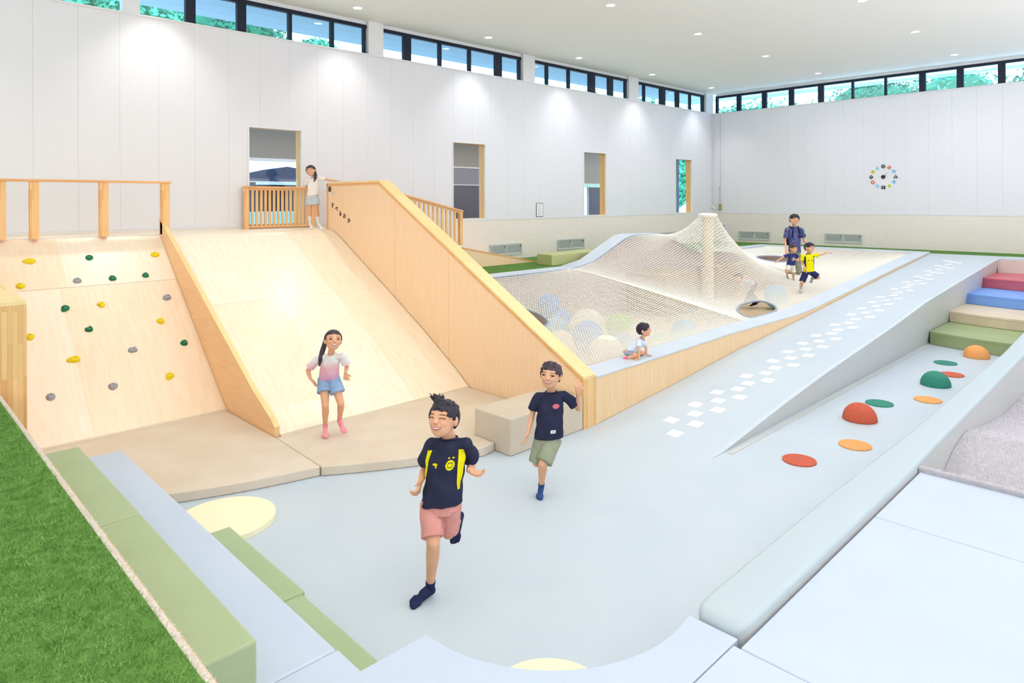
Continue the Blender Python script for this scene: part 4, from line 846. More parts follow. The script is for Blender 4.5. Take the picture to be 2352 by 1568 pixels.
# green block on the turf behind the net rim
obj('turf_block', prism([(-10.99, 11.55, G + .001), (-10.45, 11.48, G + .001), (-10.40, 13.4, G + .001), (-11.2, 13.6, G + .001)], (0, 0, 0.25), 0.01), mat('block_olive', '#b9bf86', 0.6), label='olive green padded block on the turf behind the net rim', cat='block')
# notice
nt_ = empty('framed_notice', (WX, 13.31, 2.38), 'small framed white notice on the left wall between two windows', 'notice')
obj('frame', bx((WX + 0.001, 13.175, 2.375), (WX + 0.012, 13.445, 2.75)), mat('notice_frame', '#5d6660', 0.5), nt_)
obj('sheet', bx((WX + 0.012, 13.19, 2.39), (WX + 0.014, 13.43, 2.735)), mat('paper_white', '#f4f5f5', 0.6), nt_)
for k in range(9): obj('text_line', bx((WX + 0.014, 13.215 + (0.05 if k == 0 else 0), 2.70 - 0.034 * k), (WX + 0.0145, 13.405 - 0.03 * (k % 3), 2.708 - 0.034 * k)), mat('print_grey', '#9a9d9c', 0.6), nt_)
# clock
ck = empty('wall_clock', (-6.82, WY, 3.50), 'wall clock of twelve coloured number tokens on the far wall', 'clock')
TOK = [(12, 'o', '#2b2b35'), (1, 'd', '#d9785c'), (2, 's', '#9fd0f5'), (3, 't', '#2b2b35'), (4, 'o', '#9bd3f3'), (5, 'd', '#dfe04a'), (6, 's', '#2b2b35'), (7, 'd', '#a8dbf3'), (8, 'o', '#d9785c'), (9, 'd', '#2b2b35'), (10, 'o', '#dfe04a'), (11, 't', '#aee0f5')]
def txt(body, size, pos, ma, parent, name='numeral', ry=0, ext=0.001, off=0.001, mtx=None):
    cu = bpy.data.curves.new('n', 'FONT'); cu.body = body; cu.size = size; cu.extrude = ext; cu.align_x = 'CENTER'; cu.align_y = 'CENTER'; cu.offset = off
    t = bpy.data.objects.new('n', cu); TMP.collection.objects.link(t); me = evalmesh(t)
    me.transform(mtx if mtx is not None else Matrix.Translation(V(pos)) @ Matrix.Rotation(math.pi / 2, 4, 'X')); return obj(name, me, ma, parent)
for n_, sh, colr in TOK:
    a = math.radians(90 - 30 * n_); cx_, cz_ = -6.82 + 0.345 * math.cos(a), 3.50 + 0.325 * math.sin(a); r = 0.058
    if sh == 'o': P = [(r * math.cos(t), r * math.sin(t)) for t in np.linspace(0, 2 * math.pi, 25)[:-1]]
    elif sh == 'd': P = [(r * 1.1, 0), (0, r * 1.15), (-r * 1.1, 0), (0, -r * 1.15)]
    elif sh == 's': P = [(r * .95, r * .85), (-r * .95, r * .85), (-r * .95, -r * .85), (r * .95, -r * .85)]
    else: P = [(r * 1.15, -r * .8), (0, r * 1.0), (-r * 1.15, -r * .8)]
    tk = obj('number_token', prism([(cx_ + x, WY - 0.002, cz_ + z) for x, z in P], (0, -0.012, 0)), mat('token' + colr, colr, 0.5), ck)
    dark = colr == '#2b2b35' or colr == '#d9785c'
    txt(str(n_), 0.075, (cx_, WY - 0.0155, cz_ - (0.012 if sh == 't' else 0)), mat('num_light' if dark else 'num_dark', '#f2f2f2' if dark else '#3d7f9c' if colr != '#dfe04a' else '#8a8f1e', 0.6), tk)
obj('hub', tube(B(), [(-6.82, WY - 0.002, 3.50), (-6.82, WY - 0.035, 3.50)], 0.058, 24), mat('clock_hub', '#26283a', 0.45), ck)
for L__, an, wd in ((0.185, 47, 0.007), (0.10, 62 - 30, 0.010)):
    a = math.radians(an); u = V((math.cos(a), 0, math.sin(a))); n_ = V((-math.sin(a), 0, math.cos(a))) * wd; c0 = V((-6.82, WY - 0.036, 3.50))
    obj('clock_hand', prism([c0 - n_, c0 + n_, c0 + u * L__ + n_ * .4, c0 + u * L__ - n_ * .4], (0, -0.003, 0)), mat('clock_hand', '#4b4f5c', 0.4), ck)
# cables and fittings near the corner
M_cable = mat('cable_grey', '#c8c9cf', 0.6)
def cable(name, pts, label, clips):
    o = empty(name, pts[-1], label, 'cable'); obj('cable', tube(B(), pts, 0.007, 6), M_cable, o)
    for p in clips: obj('clip', bx((p[0] - 0.014, p[1] - 0.014, p[2] - 0.01), (p[0] + 0.014, p[1] + 0.014, p[2] + 0.01)), M_vent, o)
    return o
cable('wall_cable', [(WX + 0.02, 22.56, 5.96), (WX + 0.02, 22.56, 2.62)], 'thin clipped cable down the left wall beside the corner', [(WX + 0.016, 22.56, z) for z in (5.6, 5.0, 4.4, 3.8, 3.2)])
cable('wall_cable', [(-12.27, WY - 0.02, 5.96), (-12.27, WY - 0.02, 2.66)], 'thin clipped cable down the far wall above the brass box', [(-12.27, WY - 0.016, z) for z in (5.6, 4.95, 4.3, 3.65, 3.2)])
cable('wall_cable', [(-12.32, WY - 0.02, 3.3), (-12.32, WY - 0.02, 2.66)], 'short parallel cable just above the brass box', [(-12.32, WY - 0.016, 3.28)])
obj('brass_box', bx((-12.345, WY - 0.05, 2.44), (-12.235, WY - 0.002, 2.66), 0.006), mat('brass', '#b59e6c', 0.4), label='small brass junction box on the far wall by the corner', cat='box')
cm = obj('security_camera', tube(B(), [(WX + 0.03, 22.50, 2.60), (WX + 0.10, 22.52, 2.52), (WX + 0.17, 22.55, 2.47)], [0.03, 0.028, 0.026], 10), M_alu, label='small white camera on the left wall at the corner', cat='camera')
obj('lens', tube(B(), [(WX + 0.168, 22.549, 2.472), (WX + 0.182, 22.555, 2.464)], 0.02, 10), M_dark, cm)
obj('bracket', bx((WX + 0.005, 22.47, 2.50), (WX + 0.03, 22.53, 2.72)), M_alu, cm)
fb = empty('dispenser', (-12.09, WY, 1.6), 'white wall box with small red letters right of the net peak', 'dispenser')
obj('body', bx((-12.21, WY - 0.12, 1.52), (-11.98, WY - 0.004, 1.96), 0.02), mat('dispenser_white', '#dfdde2', 0.4), fb)
obj('label_strip', bx((-12.17, WY - 0.1215, 1.86), (-12.06, WY - 0.12, 1.89)), mat('red_print', '#cf6b80', 0.6), fb)
# ceiling lights
pan = mat('lamp_lens', '#fffdf8', 0.4, emis=6.0)
lab_row = {-11.86: 'next to the left wall', -8.23: 'of the middle row', -4.62: 'of the right row'}
VIS = [(-11.86, 7.25), (-11.86, 10.82), (-11.86, 14.17), (-11.86, 17.7), (-11.86, 21.3), (-8.23, 10.82), (-8.23, 14.17), (-8.23, 17.7), (-8.23, 21.3), (-4.62, 14.17), (-4.62, 17.7), (-4.62, 21.3)]
rank = {7.25: 'nearest', 10.82: 'second', 14.17: 'third', 17.7: 'fourth', 21.3: 'farthest'}
first = None
for lx, ly in VIS:
    if first is None:
        first = empty('ceiling_downlight', (lx, ly, CEIL - 0.012)); 
        disc('lens', (lx, ly, CEIL - 0.010), 0.085, 0.004, pan, None, None, 'z', n=28, parent=first)
        bm = B(); ro = [[bm.verts.new((lx + r * math.cos(t), ly + r * math.sin(t), z)) for t in [2 * math.pi * k / 28 for k in range(28)]] for r, z in ((0.088, CEIL - 0.0005), (0.105, CEIL - 0.0005), (0.103, CEIL - 0.009), (0.088, CEIL - 0.011))]
        for a_, b_ in zip(ro, ro[1:] + ro[:1]):
            for k in range(28): bm.faces.new((a_[k], a_[(k + 1) % 28], b_[(k + 1) % 28], b_[k]))
        obj('trim_ring', bm, M_alu, first); t_ = first
    else: t_ = copy_tree(first); t_.location = (lx, ly, CEIL - 0.012)
    tag(t_, f'round recessed ceiling downlight {lab_row[lx]}, {rank[ly]} one in view' if not (lx == -8.23) else f'round recessed ceiling downlight of the middle row, {["nearest", "second", "third", "farthest"][[10.82, 14.17, 17.7, 21.3].index(ly)]} in view', 'ceiling light', 'recessed ceiling downlights')
    if lx == -4.62: t_['label'] = f'round recessed ceiling downlight of the right row, {["nearest", "middle", "farthest"][[14.17, 17.7, 21.3].index(ly)]} in view'
hatch = obj('ceiling_hatch', bx((-12.25, 20.6, CEIL - 0.006), (-11.95, 21.1, CEIL - 0.0005)), M_ceil, label='thin square access hatch in the ceiling by the far corner', cat='hatch')
from mathutils.bvhtree import BVHTree
# ================================================================== PEOPLE
M_skin = mat('skin', '#e8b493', 0.5, '#e2a884', 9, spec=0.25); M_lip = mat('lips', '#cf8277', 0.5); M_eye = mat('eye_dark', '#2a1d1c', 0.3); M_brow = mat('brow', '#3b2c2c', 0.8)
M_mouth = mat('mouth_inside', '#7a2f30', 0.6); M_teeth = mat('teeth', '#fbf8f2', 0.3)
M_hair = mat('black_hair', '#2c2736', 0.5, '#1f1b28', 30, stretch=(1, 1, 0.25), bump=0.5, bscale=60, bstretch=(1, 1, .2), spec=0.4); M_hairb = mat('brown_black_hair', '#4a3a44', 0.5, '#372a35', 30, stretch=(1, 1, 0.25), bump=0.5, bscale=60, bstretch=(1, 1, .2), spec=0.4)
def cloth(name, c, c2=None, b=1.0): return mat(name, c, 0.85, c2 or c, 8, bump=b, bscale=11, spec=0.1, bstretch=(1, 1, .6))
def J(px, py, zf):
    """world point on the picture ray at forward distance zf (metres from the lens plane)"""
    return V((0, 0, H)) + (CF + CR * ((px - CX) / F) - CU * ((py - CY) / F)) * zf
def hand(bm, wr, d, pn, S, thumb, curl=0.35, spread=1.0):
    d = d.normalized(); pn = (pn - d * pn.dot(d)).normalized(); sd = d.cross(pn).normalized() * thumb
    k = []
    for i in range(4):
        kb = wr + d * (0.058 - 0.003 * i) * S + sd * (1.5 - i) * 0.0175 * S; k.append(kb); cap(bm, wr + sd * (1.5 - i) * 0.008 * S, kb, 0.012 * S, 0.0105 * S, 8)
    for i in range(3): cap(bm, k[i], k[i + 1], 0.0095 * S, 0.0095 * S, 8)
    for i, L in enumerate((0.056, 0.063, 0.058, 0.046)):
        p = k[i]; dr_ = (d + sd * (1.5 - i) * 0.10 * spread).normalized(); a = 0
        for q, fr in enumerate((0.45, 0.3, 0.25)):
            a += curl * (0.7 if q == 0 else 1.0); dd = dr_ * math.cos(a) - pn * math.sin(a); n_ = p + dd * L * fr * S; cap(bm, p, n_, (0.0085 - q * 0.0008) * S, (0.0077 - q * 0.0008) * S, 8); p = n_
    t0 = wr + d * 0.018 * S + sd * 0.020 * S; t1 = t0 + (d * 0.55 + sd * 0.8 - pn * 0.25).normalized() * 0.030 * S; t2 = t1 + (d * 0.85 + sd * 0.45 - pn * 0.3).normalized() * 0.026 * S
    cap(bm, wr + d * 0.008 * S, t0, 0.013 * S, 0.012 * S, 8); cap(bm, t0, t1, 0.011 * S, 0.009 * S, 8); cap(bm, t1, t2, 0.009 * S, 0.0075 * S, 8)
def person(label, S, head, face, j, shirt, shorts, hair, sock, group=None, vox=0.005, eyes='open', mouth='smile', adult=False, base=None, extra=None, sleeves=0.55, shortlen=(0.8, 0.8), flare=1.0, slv=0.056, hem=0.0, legw=1.0, hstyle='short', hands=None):
    """head=(crown, chin) ; face=direction the face points ; j = joints (world points)"""
    crown, chin = head; hc = (crown + chin) / 2; up = (crown - chin).normalized(); hs = (crown - chin).length / 2
    f = (face - up * face.dot(up)).normalized(); sd = f.cross(up).normalized()     # sd = the person's right side
    HR = Matrix((sd, f, up)).transposed()
    body = B(); E3 = lambda c, r, bm=body, u=18, v=12: ell(bm, c, tuple(x * hs for x in r), HR, u, v)
    E3(hc + up * 0.12 * hs - f * 0.06 * hs, (0.76, 0.92, 0.86)); E3(hc - up * 0.34 * hs + f * 0.16 * hs, (0.60, 0.62, 0.62)); E3(hc - up * 0.62 * hs + f * 0.32 * hs, (0.36, 0.36, 0.34))
    for s_ in (1, -1):
        E3(hc - up * 0.22 * hs + f * 0.45 * hs + sd * s_ * 0.30 * hs, (0.27, 0.30, 0.27)); E3(hc - up * 0.04 * hs - f * 0.05 * hs + sd * s_ * 0.78 * hs, (0.10, 0.20, 0.27))
    cap(body, hc + f * 0.80 * hs + up * 0.02 * hs, hc + f * 0.90 * hs - up * 0.20 * hs, 0.07 * hs, 0.12 * hs, 8); E3(hc + f * 0.86 * hs - up * 0.22 * hs, (0.17, 0.12, 0.09))
    nb = j['neck']; shl, shr = j['sr'], j['sl']; hp = j['hip']; kl = (hp - nb).length
    nr = (0.041 if not adult else 0.038) * S
    cap(body, hc - up * 0.50 * hs - f * 0.15 * hs, nb + (nb - hp).normalized() * 0.012 * S, nr, nr)
    ua = (nb - hp).normalized(); sx_ = (shl - shr).normalized(); fz = sx_.cross(ua).normalized()
    if fz.dot(f) < 0: fz = -fz
    loft(body, [(hp, sx_ * 0.105 * S, fz * 0.075 * S), (hp + ua * kl * 0.35, sx_ * 0.095 * S, fz * 0.07 * S), (hp + ua * kl * 0.75, sx_ * 0.11 * S, fz * 0.075 * S), (hp + ua * kl * 0.93, sx_ * 0.085 * S, fz * 0.050 * S), (nb, sx_ * 0.036 * S, fz * 0.034 * S)], 16)
    hj = {}
    for k_, sg in (('l', 1), ('r', -1)):
        hj[k_] = j.get('h' + k_) or hp + (shr - shl).normalized() * (0.062 * S * (1 if k_ == 'l' else -1)) if False else hp + ((j['sl'] - j['sr']).normalized()) * (0.062 * S * sg)
    for k_ in 'lr':
        s0, e_, w_ = j['s' + k_], j['e' + k_], j['w' + k_]
        cap(body, nb - ua * 0.060 * S, s0 - ua * 0.016 * S + (nb - s0) * 0.10, 0.015 * S, 0.026 * S); chain(body, [s0 - ua * 0.012 * S + (nb - s0) * 0.10, (s0 + e_) / 2, e_, e_ + (w_ - e_) * 0.3, w_], [0.030 * S, 0.032 * S, 0.027 * S, 0.028 * S, 0.0185 * S])
        hd = (hands or {}).get(k_, {}); dv = hd.get('d', (w_ - e_)); pn = hd.get('pn', fz)
        hand(body, w_ + dv.normalized() * 0.008 * S, dv, pn, S * (1.0 if not adult else 1.12) * hd.get('s', 1), hd.get('th', 1 if k_ == 'l' else -1), hd.get('curl', 0.35), hd.get('spread', 1.0))
        h0, k0, a0 = hj[k_], j['k' + k_], j['a' + k_]; t0 = j['t' + k_]
        chain(body, [h0, h0 + (k0 - h0) * 0.5, k0, k0 + (a0 - k0) * 0.3 - fz * 0.008 * S, k0 + (a0 - k0) * 0.6, a0], [0.068 * S * legw, 0.058 * S * legw, 0.043 * S * legw, 0.044 * S * legw, 0.034 * S * legw, 0.025 * S])
        ft = (t0 - a0); chain(body, [a0, a0 + ft * 0.45], [0.020 * S, 0.010 * S])
    root = empty('person', tuple(base or hp), label, 'person', group)
    bme = remesh(body, vox, 2); obj('body', bme, M_skin, root, smooth=True)
    # ---- face
    def fp(a, b, off=0.0):
        best = -9
        for c_, r_ in ((hc + up * 0.12 * hs - f * 0.06 * hs, (0.76, 0.92, 0.86)), (hc - up * 0.34 * hs + f * 0.16 * hs, (0.60, 0.62, 0.62)), (hc - up * 0.62 * hs + f * 0.32 * hs, (0.36, 0.36, 0.34))):
            o_ = c_ - hc; q = 1 - ((a - o_.dot(sd) / hs) / r_[0]) ** 2 - ((b - o_.dot(up) / hs) / r_[2]) ** 2
            if q > 0: best = max(best, o_.dot(f) / hs + r_[1] * math.sqrt(q))
        return hc + sd * a * hs + up * b * hs + f * (best * hs + off)
    for s_ in (1, -1):
        fb_ = B(); eb = B()
        if eyes == 'open':
            ell(fb_, fp(s_ * 0.33, 0.0, -0.0015), (0.15 * hs, 0.03 * hs, 0.052 * hs), HR, 12, 8); tube(fb_, [fp(s_ * (0.33 + dx), 0.03 + (0.045 * (1 - (dx / 0.17) ** 2)), 0.0) for dx in (-0.17, -0.08, 0, 0.08, 0.17)], 0.014 * hs, 6)
        else:
            pts = [fp(s_ * (0.33 + dx), 0.0 + (0.045 * (1 - (dx / 0.15) ** 2)), 0.0005) for dx in (-0.15, -0.075, 0, 0.075, 0.15)]; tube(fb_, pts, 0.022 * hs, 6)
        pts = [fp(s_ * (0.33 + dx), 0.22 - 0.10 * dx * dx * 8, 0.0005) for dx in (-0.17, -0.06, 0.06, 0.17)]; tube(eb, pts, [0.012 * hs, 0.020 * hs, 0.020 * hs, 0.010 * hs], 6)
        obj('eye', fb_, M_eye, root, smooth=True); obj('eyebrow', eb, M_brow, root, smooth=True)
    mb = -0.50
    if mouth in ('smile', 'open'):
        hh = 0.12 if mouth == 'smile' else 0.17; mw = 0.32 if mouth == 'smile' else 0.27
        m_ = B(); pu = [fp(dx, mb + 0.5 * dx * dx * (1 if mouth == 'smile' else 0.6) + 0.02, 0.0012) for dx in np.linspace(-mw, mw, 9)]; pl = [fp(dx, mb - hh * (1 - (dx / mw) ** 2) + 0.5 * dx * dx, 0.0012) for dx in np.linspace(-mw, mw, 9)]
        va = [m_.verts.new(p) for p in pu]; vb = [m_.verts.new(p) for p in pl]
        for a in range(8): m_.faces.new((va[a], va[a + 1], vb[a + 1], vb[a]))
        mo = obj('mouth', m_, M_mouth, root)
        th_ = B(); va = [th_.verts.new(p + f * 0.0008) for p in pu[1:-1]]; vb = [th_.verts.new(p + (q - p) * 0.55 + f * 0.0008) for p, q in zip(pu[1:-1], pl[1:-1])]
        for a in range(6): th_.faces.new((va[a], va[a + 1], vb[a + 1], vb[a]))
        obj('teeth', th_, M_teeth, mo)
        lb = B(); tube(lb, pu, 0.022 * hs, 6); tube(lb, pl, 0.028 * hs, 6); obj('lips', lb, M_lip, mo, smooth=True)
    else:
        lb = B(); tube(lb, [fp(dx, mb + 0.02, 0.001) for dx in np.linspace(-0.2, 0.2, 7)], [0.015 * hs, 0.04 * hs, 0.05 * hs, 0.045 * hs, 0.05 * hs, 0.04 * hs, 0.015 * hs], 6); obj('mouth', lb, M_lip, root, smooth=True)
    # ---- hair
    hb = B(); c_ = hc + up * 0.15 * hs - f * 0.10 * hs; ell(hb, c_, (0.87 * hs, 0.99 * hs, 0.93 * hs), HR, 28, 18)
    R = random.Random(len(label) * 7 + int(S * 100))
    if hstyle in ('short', 'spiky', 'bowl'):
        nsp = {'short': 34, 'spiky': 46, 'bowl': 16}[hstyle]
        for _ in range(nsp):
            a = R.uniform(-2.6, 2.6); e = R.uniform(0.35, 1.4); dv = (f * math.cos(a) * math.cos(e) + sd * math.sin(a) * math.cos(e) + up * math.sin(e))
            p0 = c_ + sd * dv.dot(sd) * 0.80 * hs + f * dv.dot(f) * 0.92 * hs + up * dv.dot(up) * 0.86 * hs; cap(hb, p0, p0 + (dv * 0.07 + f * 0.10 + sd * R.uniform(-.14, .14)) * hs, 0.13 * hs, 0.06 * hs, 6)
    if hstyle == 'spiky':
        for _ in range(34):
            p0 = c_ + up * 0.74 * hs + sd * R.uniform(.05, .55) * hs + f * R.uniform(-.05, .5) * hs; dv = (up * R.uniform(.15, 1) + sd * R.uniform(.1, 1.3) + f * R.uniform(-.4, .6)).normalized()
            lk = R.uniform(.7, 1.25); chain(hb, [p0, p0 + dv * 0.24 * lk * hs, p0 + dv * 0.50 * lk * hs + up * 0.04 * hs], [0.09 * hs, 0.06 * hs, 0.024 * hs], 6)
    if hstyle in ('bowl', 'bangs'):
        for q in np.linspace(-0.75, 0.75, 13):
            a = q; d0 = f * math.cos(a) + sd * math.sin(a); p0 = c_ + up * 0.45 * hs + sd * d0.dot(sd) * 0.74 * hs + f * d0.dot(f) * 0.86 * hs
            p1 = hc + sd * d0.dot(sd) * 0.78 * hs + f * d0.dot(f) * 0.90 * hs + up * (0.22 + 0.06 * R.random() if hstyle == 'bowl' else 0.34 + 0.05 * R.random()) * hs; cap(hb, p0, p1, 0.11 * hs, 0.055 * hs, 6)
    if hstyle in ('ponytail', 'bangs'):
        tail = j['tail']; chain(hb, tail, [0.20 * hs] + [0.26 * hs] * (len(tail) - 3) + [0.22 * hs, 0.06 * hs], 10)
        for o_ in (0.05, -0.06): chain(hb, [p + sd * o_ * hs + up * 0.0 for p in tail], [0.16 * hs] * (len(tail) - 1) + [0.04 * hs], 8)
    hm = remesh(hb, vox * 0.9, 1); n = len(hm.vertices); co = np.empty(n * 3, np.float32); hm.vertices.foreach_get('co', co); co = co.reshape(-1, 3)
    rel = (co - np.array(hc)) / hs; a = rel @ np.array(sd); b = rel @ np.array(f); c3 = rel @ np.array(up)
    jag = 0.025 * np.sin(a * 13 + 1) + 0.02 * np.sin(a * 29)
    hl = {'short': 0.44, 'spiky': 0.42, 'bowl': 0.24, 'bangs': 0.36, 'ponytail': 0.52}[hstyle]
    cut = ((b > 0.28) & (c3 < hl + jag - 0.25 * (np.abs(a) > 0.55) * (hstyle != 'ponytail'))) | ((b > -0.22) & (b <= 0.28) & (c3 < 0.0 + jag * 0.5 + 0.25 * (b < 0.1)) & (np.abs(a) < 1.0)) | ((b <= -0.22) & (c3 < (-0.42 + jag)) & (np.abs(a) < 1.0))
    if 'tail' in j:
        near = np.zeros(n, bool)
        for p in j['tail']: near |= np.linalg.norm(co - np.array(p), axis=1) < 0.42 * hs
        for p, q in zip(j['tail'][:-1], j['tail'][1:]): near |= np.linalg.norm(co - np.array((p + q) / 2), axis=1) < 0.36 * hs
        cut &= ~near
    co[cut] = np.array(hc) + (co[cut] - np.array(hc)) * 0.80
    hm.vertices.foreach_set('co', co.ravel()); hob = obj('hair', hm, hair, root, smooth=True)
    # ---- top
    sb = B(); hemp = j.get('hem', hp + ua * hem)
    aw = 1.0 if not adult else 1.12
    loft(sb, [(hemp - ua * 0.015 * S, sx_ * 0.137 * S * flare, fz * 0.102 * S * flare), (hemp + ua * (nb - hemp).length * 0.3, sx_ * 0.125 * S * flare, fz * 0.092 * S), (hemp + ua * (nb - hemp).length * 0.68, sx_ * 0.128 * S * aw, fz * 0.09 * S), (hemp + ua * (nb - hemp).length * 0.86, sx_ * 0.100 * S * aw, fz * 0.075 * S), (nb - ua * 0.010 * S, sx_ * 0.054 * S, fz * 0.052 * S)], 24)
    for k_ in 'lr':
        s0, e_ = j['s' + k_], j['e' + k_]; dv = (e_ - s0); pE = s0 + dv * sleeves; s1, u1, _ = frame_of(dv)
        s0b = s0 - ua * 0.012 * S + (nb - s0) * 0.10; cap(sb, nb - ua * 0.044 * S, s0b, 0.038 * S, 0.042 * S); loft(sb, [(s0b - dv.normalized() * 0.005 * S, s1 * 0.043 * S, u1 * 0.043 * S), (s0b + (pE - s0b) * 0.4, s1 * 0.050 * S, u1 * 0.050 * S), (pE, s1 * slv * S, u1 * slv * S)], 16, 2)
    shm = folds(remesh(sb, vox, 2), 0.0058 * S, int(S * 100)); vv_ = [v.co.copy() for v in shm.vertices]; bvh = BVHTree.FromPolygons(vv_, [tuple(p.vertices) for p in shm.polygons]); obj(shirt[1], shm, shirt[0], root, smooth=True)
    cg = B(); e2, e3 = sx_, fz; pts = [nb - ua * 0.004 * S + (e2 * math.cos(t) * 0.056 + e3 * math.sin(t) * 0.054) * S for t in np.linspace(0, 2 * math.pi, 25)[:-1]]; tube(cg, pts, 0.006 * S, 6, closed=True); obj('collar', cg, shirt[2] if len(shirt) > 2 else shirt[0], root, smooth=True)
    # ---- shorts
    pb = B(); loft(pb, [(hp + ua * 0.10 * S, sx_ * 0.094 * S, fz * 0.072 * S), (hp + ua * 0.05 * S, sx_ * 0.108 * S, fz * 0.080 * S), (hp, sx_ * 0.125 * S, fz * 0.090 * S), (hp - ua * 0.05 * S, sx_ * 0.12 * S, fz * 0.086 * S)], 20)
    for q, k_ in enumerate('lr'):
        h0, k0 = hj[k_], j['k' + k_]; dv = k0 - h0; s1, u1, _ = frame_of(dv); pe = h0 + dv * shortlen[q]; wl = shorts[2]
        loft(pb, [(h0 + dv * -0.05, s1 * 0.076 * S, u1 * 0.076 * S), (pe, s1 * wl * S, u1 * wl * S)], 18, 2)
        if shortlen[q] > 1.0:
            a0 = j['a' + k_]; dv2 = a0 - k0; s1, u1, _ = frame_of(dv2); loft(pb, [(k0 - dv2 * 0.1, s1 * wl * S, u1 * wl * S), (k0 + dv2 * (shortlen[q] - 1), s1 * wl * 1.1 * S, u1 * wl * 1.1 * S)], 18, 2); ell(pb, k0, wl * S)
    obj(shorts[1], folds(remesh(pb, vox, 2), 0.0055 * S, int(S * 90) + 5), shorts[0], root, smooth=True)
    # ---- socks / footwear
    if sock:
        for k_ in 'lr':
            a0, t0 = j['a' + k_], j['t' + k_]; k0 = j['k' + k_]; ft = (t0 - a0); fl = ft.length; fd = ft.normalized(); lg = (k0 - a0).normalized(); hl_ = a0 - fd * 0.012 * S - lg * 0.028 * S
            kb = B(); ss = S * (1.0 if not adult else 1.05)
            tp = sock[2]; chain(kb, [a0 + lg * tp * S, a0 + lg * tp * 0.5 * S, a0], [0.033 * ss * (1 + 0.25 * (tp > 0.12)), 0.030 * ss * (1 + 0.12 * (tp > 0.12)), 0.029 * ss], 14)
            dn = j.get('dn' + k_, -lg); dn = (dn - fd * dn.dot(fd)).normalized()
            cap(kb, a0, hl_, 0.030 * ss, 0.029 * ss); ball = a0 + ft * 0.72 + dn * 0.014 * S; lat = fd.cross(dn).normalized()
            cap(kb, hl_, ball, 0.028 * ss, 0.027 * ss); cap(kb, a0, ball, 0.028 * ss, 0.024 * ss); cap(kb, a0, a0 + ft * 0.4, 0.029 * ss, 0.029 * ss)
            for o_, ln, r_ in ((0.016, 1.0, 0.019), (0.0, 0.97, 0.019), (-0.017, 0.90, 0.018)): cap(kb, ball + lat * o_ * S, a0 + ft * ln + dn * 0.016 * S + lat * o_ * S, 0.021 * ss, r_ * ss)
            obj(sock[1], remesh(kb, vox * 0.9, 2), sock[0], root, smooth=True)
    if extra: extra(dict(root=root, hc=hc, hs=hs, f=f, up=up, sd=sd, nb=nb, hp=hp, ua=ua, sx=sx_, fz=fz, S=S, hemp=hemp, hj=hj, kl=kl, fp=fp, bvh=bvh))
    return root
TOCAM = -CF
def chestpt(e, a, b, off=0.0):
    """point on the front of the shirt: a in half widths (person right +), b from hem 0 to neck 1"""
    L = (e['nb'] - e['hemp']).length; dpt = interp(b, [0, .3, .68, .86, 1], [.098, .092, .09, .075, .055]); w_ = interp(b, [0, .3, .68, .86, 1], [.135, .125, .13, .118, .06])
    p = 2.3; q = max(0.0, 1 - abs(a) ** p) ** (1 / p); return e['hemp'] + e['ua'] * L * b + e['sx'] * (-a) * w_ * e['S'] * (1 if e['sx'].dot(e['sd']) < 0 else -1) + e['fz'] * (dpt * q * e['S'] - 0.001 + off)
def onshirt(e, p, off):
    h_, n_, i_, d_ = e['bvh'].ray_cast(p + e['fz'] * 0.12, -e['fz'], 0.25)
    if h_ is not None and (h_ - p).length > 0.035: return p + e['fz'] * off
    if h_ is None:
        h_, n_, i_, d_ = e['bvh'].find_nearest(p)
    return h_ + e['fz'] * off * 0.6 + (n_ if n_.dot(e['fz']) > 0 else -n_) * off * 0.4
def patch(e, name, a0, a1, b0, b1, ma, shape='rect', off=0.003, n=10, parent=None):
    bm = B(); g_ = {}
    for i in range(n + 1):
        for k in range(n + 1):
            u, v = i / n, k / n
            if shape == 'oval': 
                uu, vv = u * 2 - 1, v * 2 - 1; su, sv = uu * math.sqrt(1 - vv * vv / 2), vv * math.sqrt(1 - uu * uu / 2); u, v = (su + 1) / 2, (sv + 1) / 2
            g_[i, k] = bm.verts.new(onshirt(e, chestpt(e, a0 + (a1 - a0) * u, b0 + (b1 - b0) * v, off), off * 0.6))
    for i in range(n):
        for k in range(n): bm.faces.new((g_[i, k], g_[i + 1, k], g_[i + 1, k + 1], g_[i, k + 1]))
    return obj(name, bm, ma, parent or e['root'])
M_nav = cloth('navy_cloth', '#34374f', '#2e3147'); M_yel = cloth('yellow_cloth', '#ece11a'); M_pinks = cloth('pink_cotton', '#e2a09a', '#db9791'); M_olv = cloth('olive_cotton', '#9da38c', '#949a83'); M_navs = cloth('navy_sock', '#2e3355'); M_blus = cloth('blue_sock', '#3a5385')

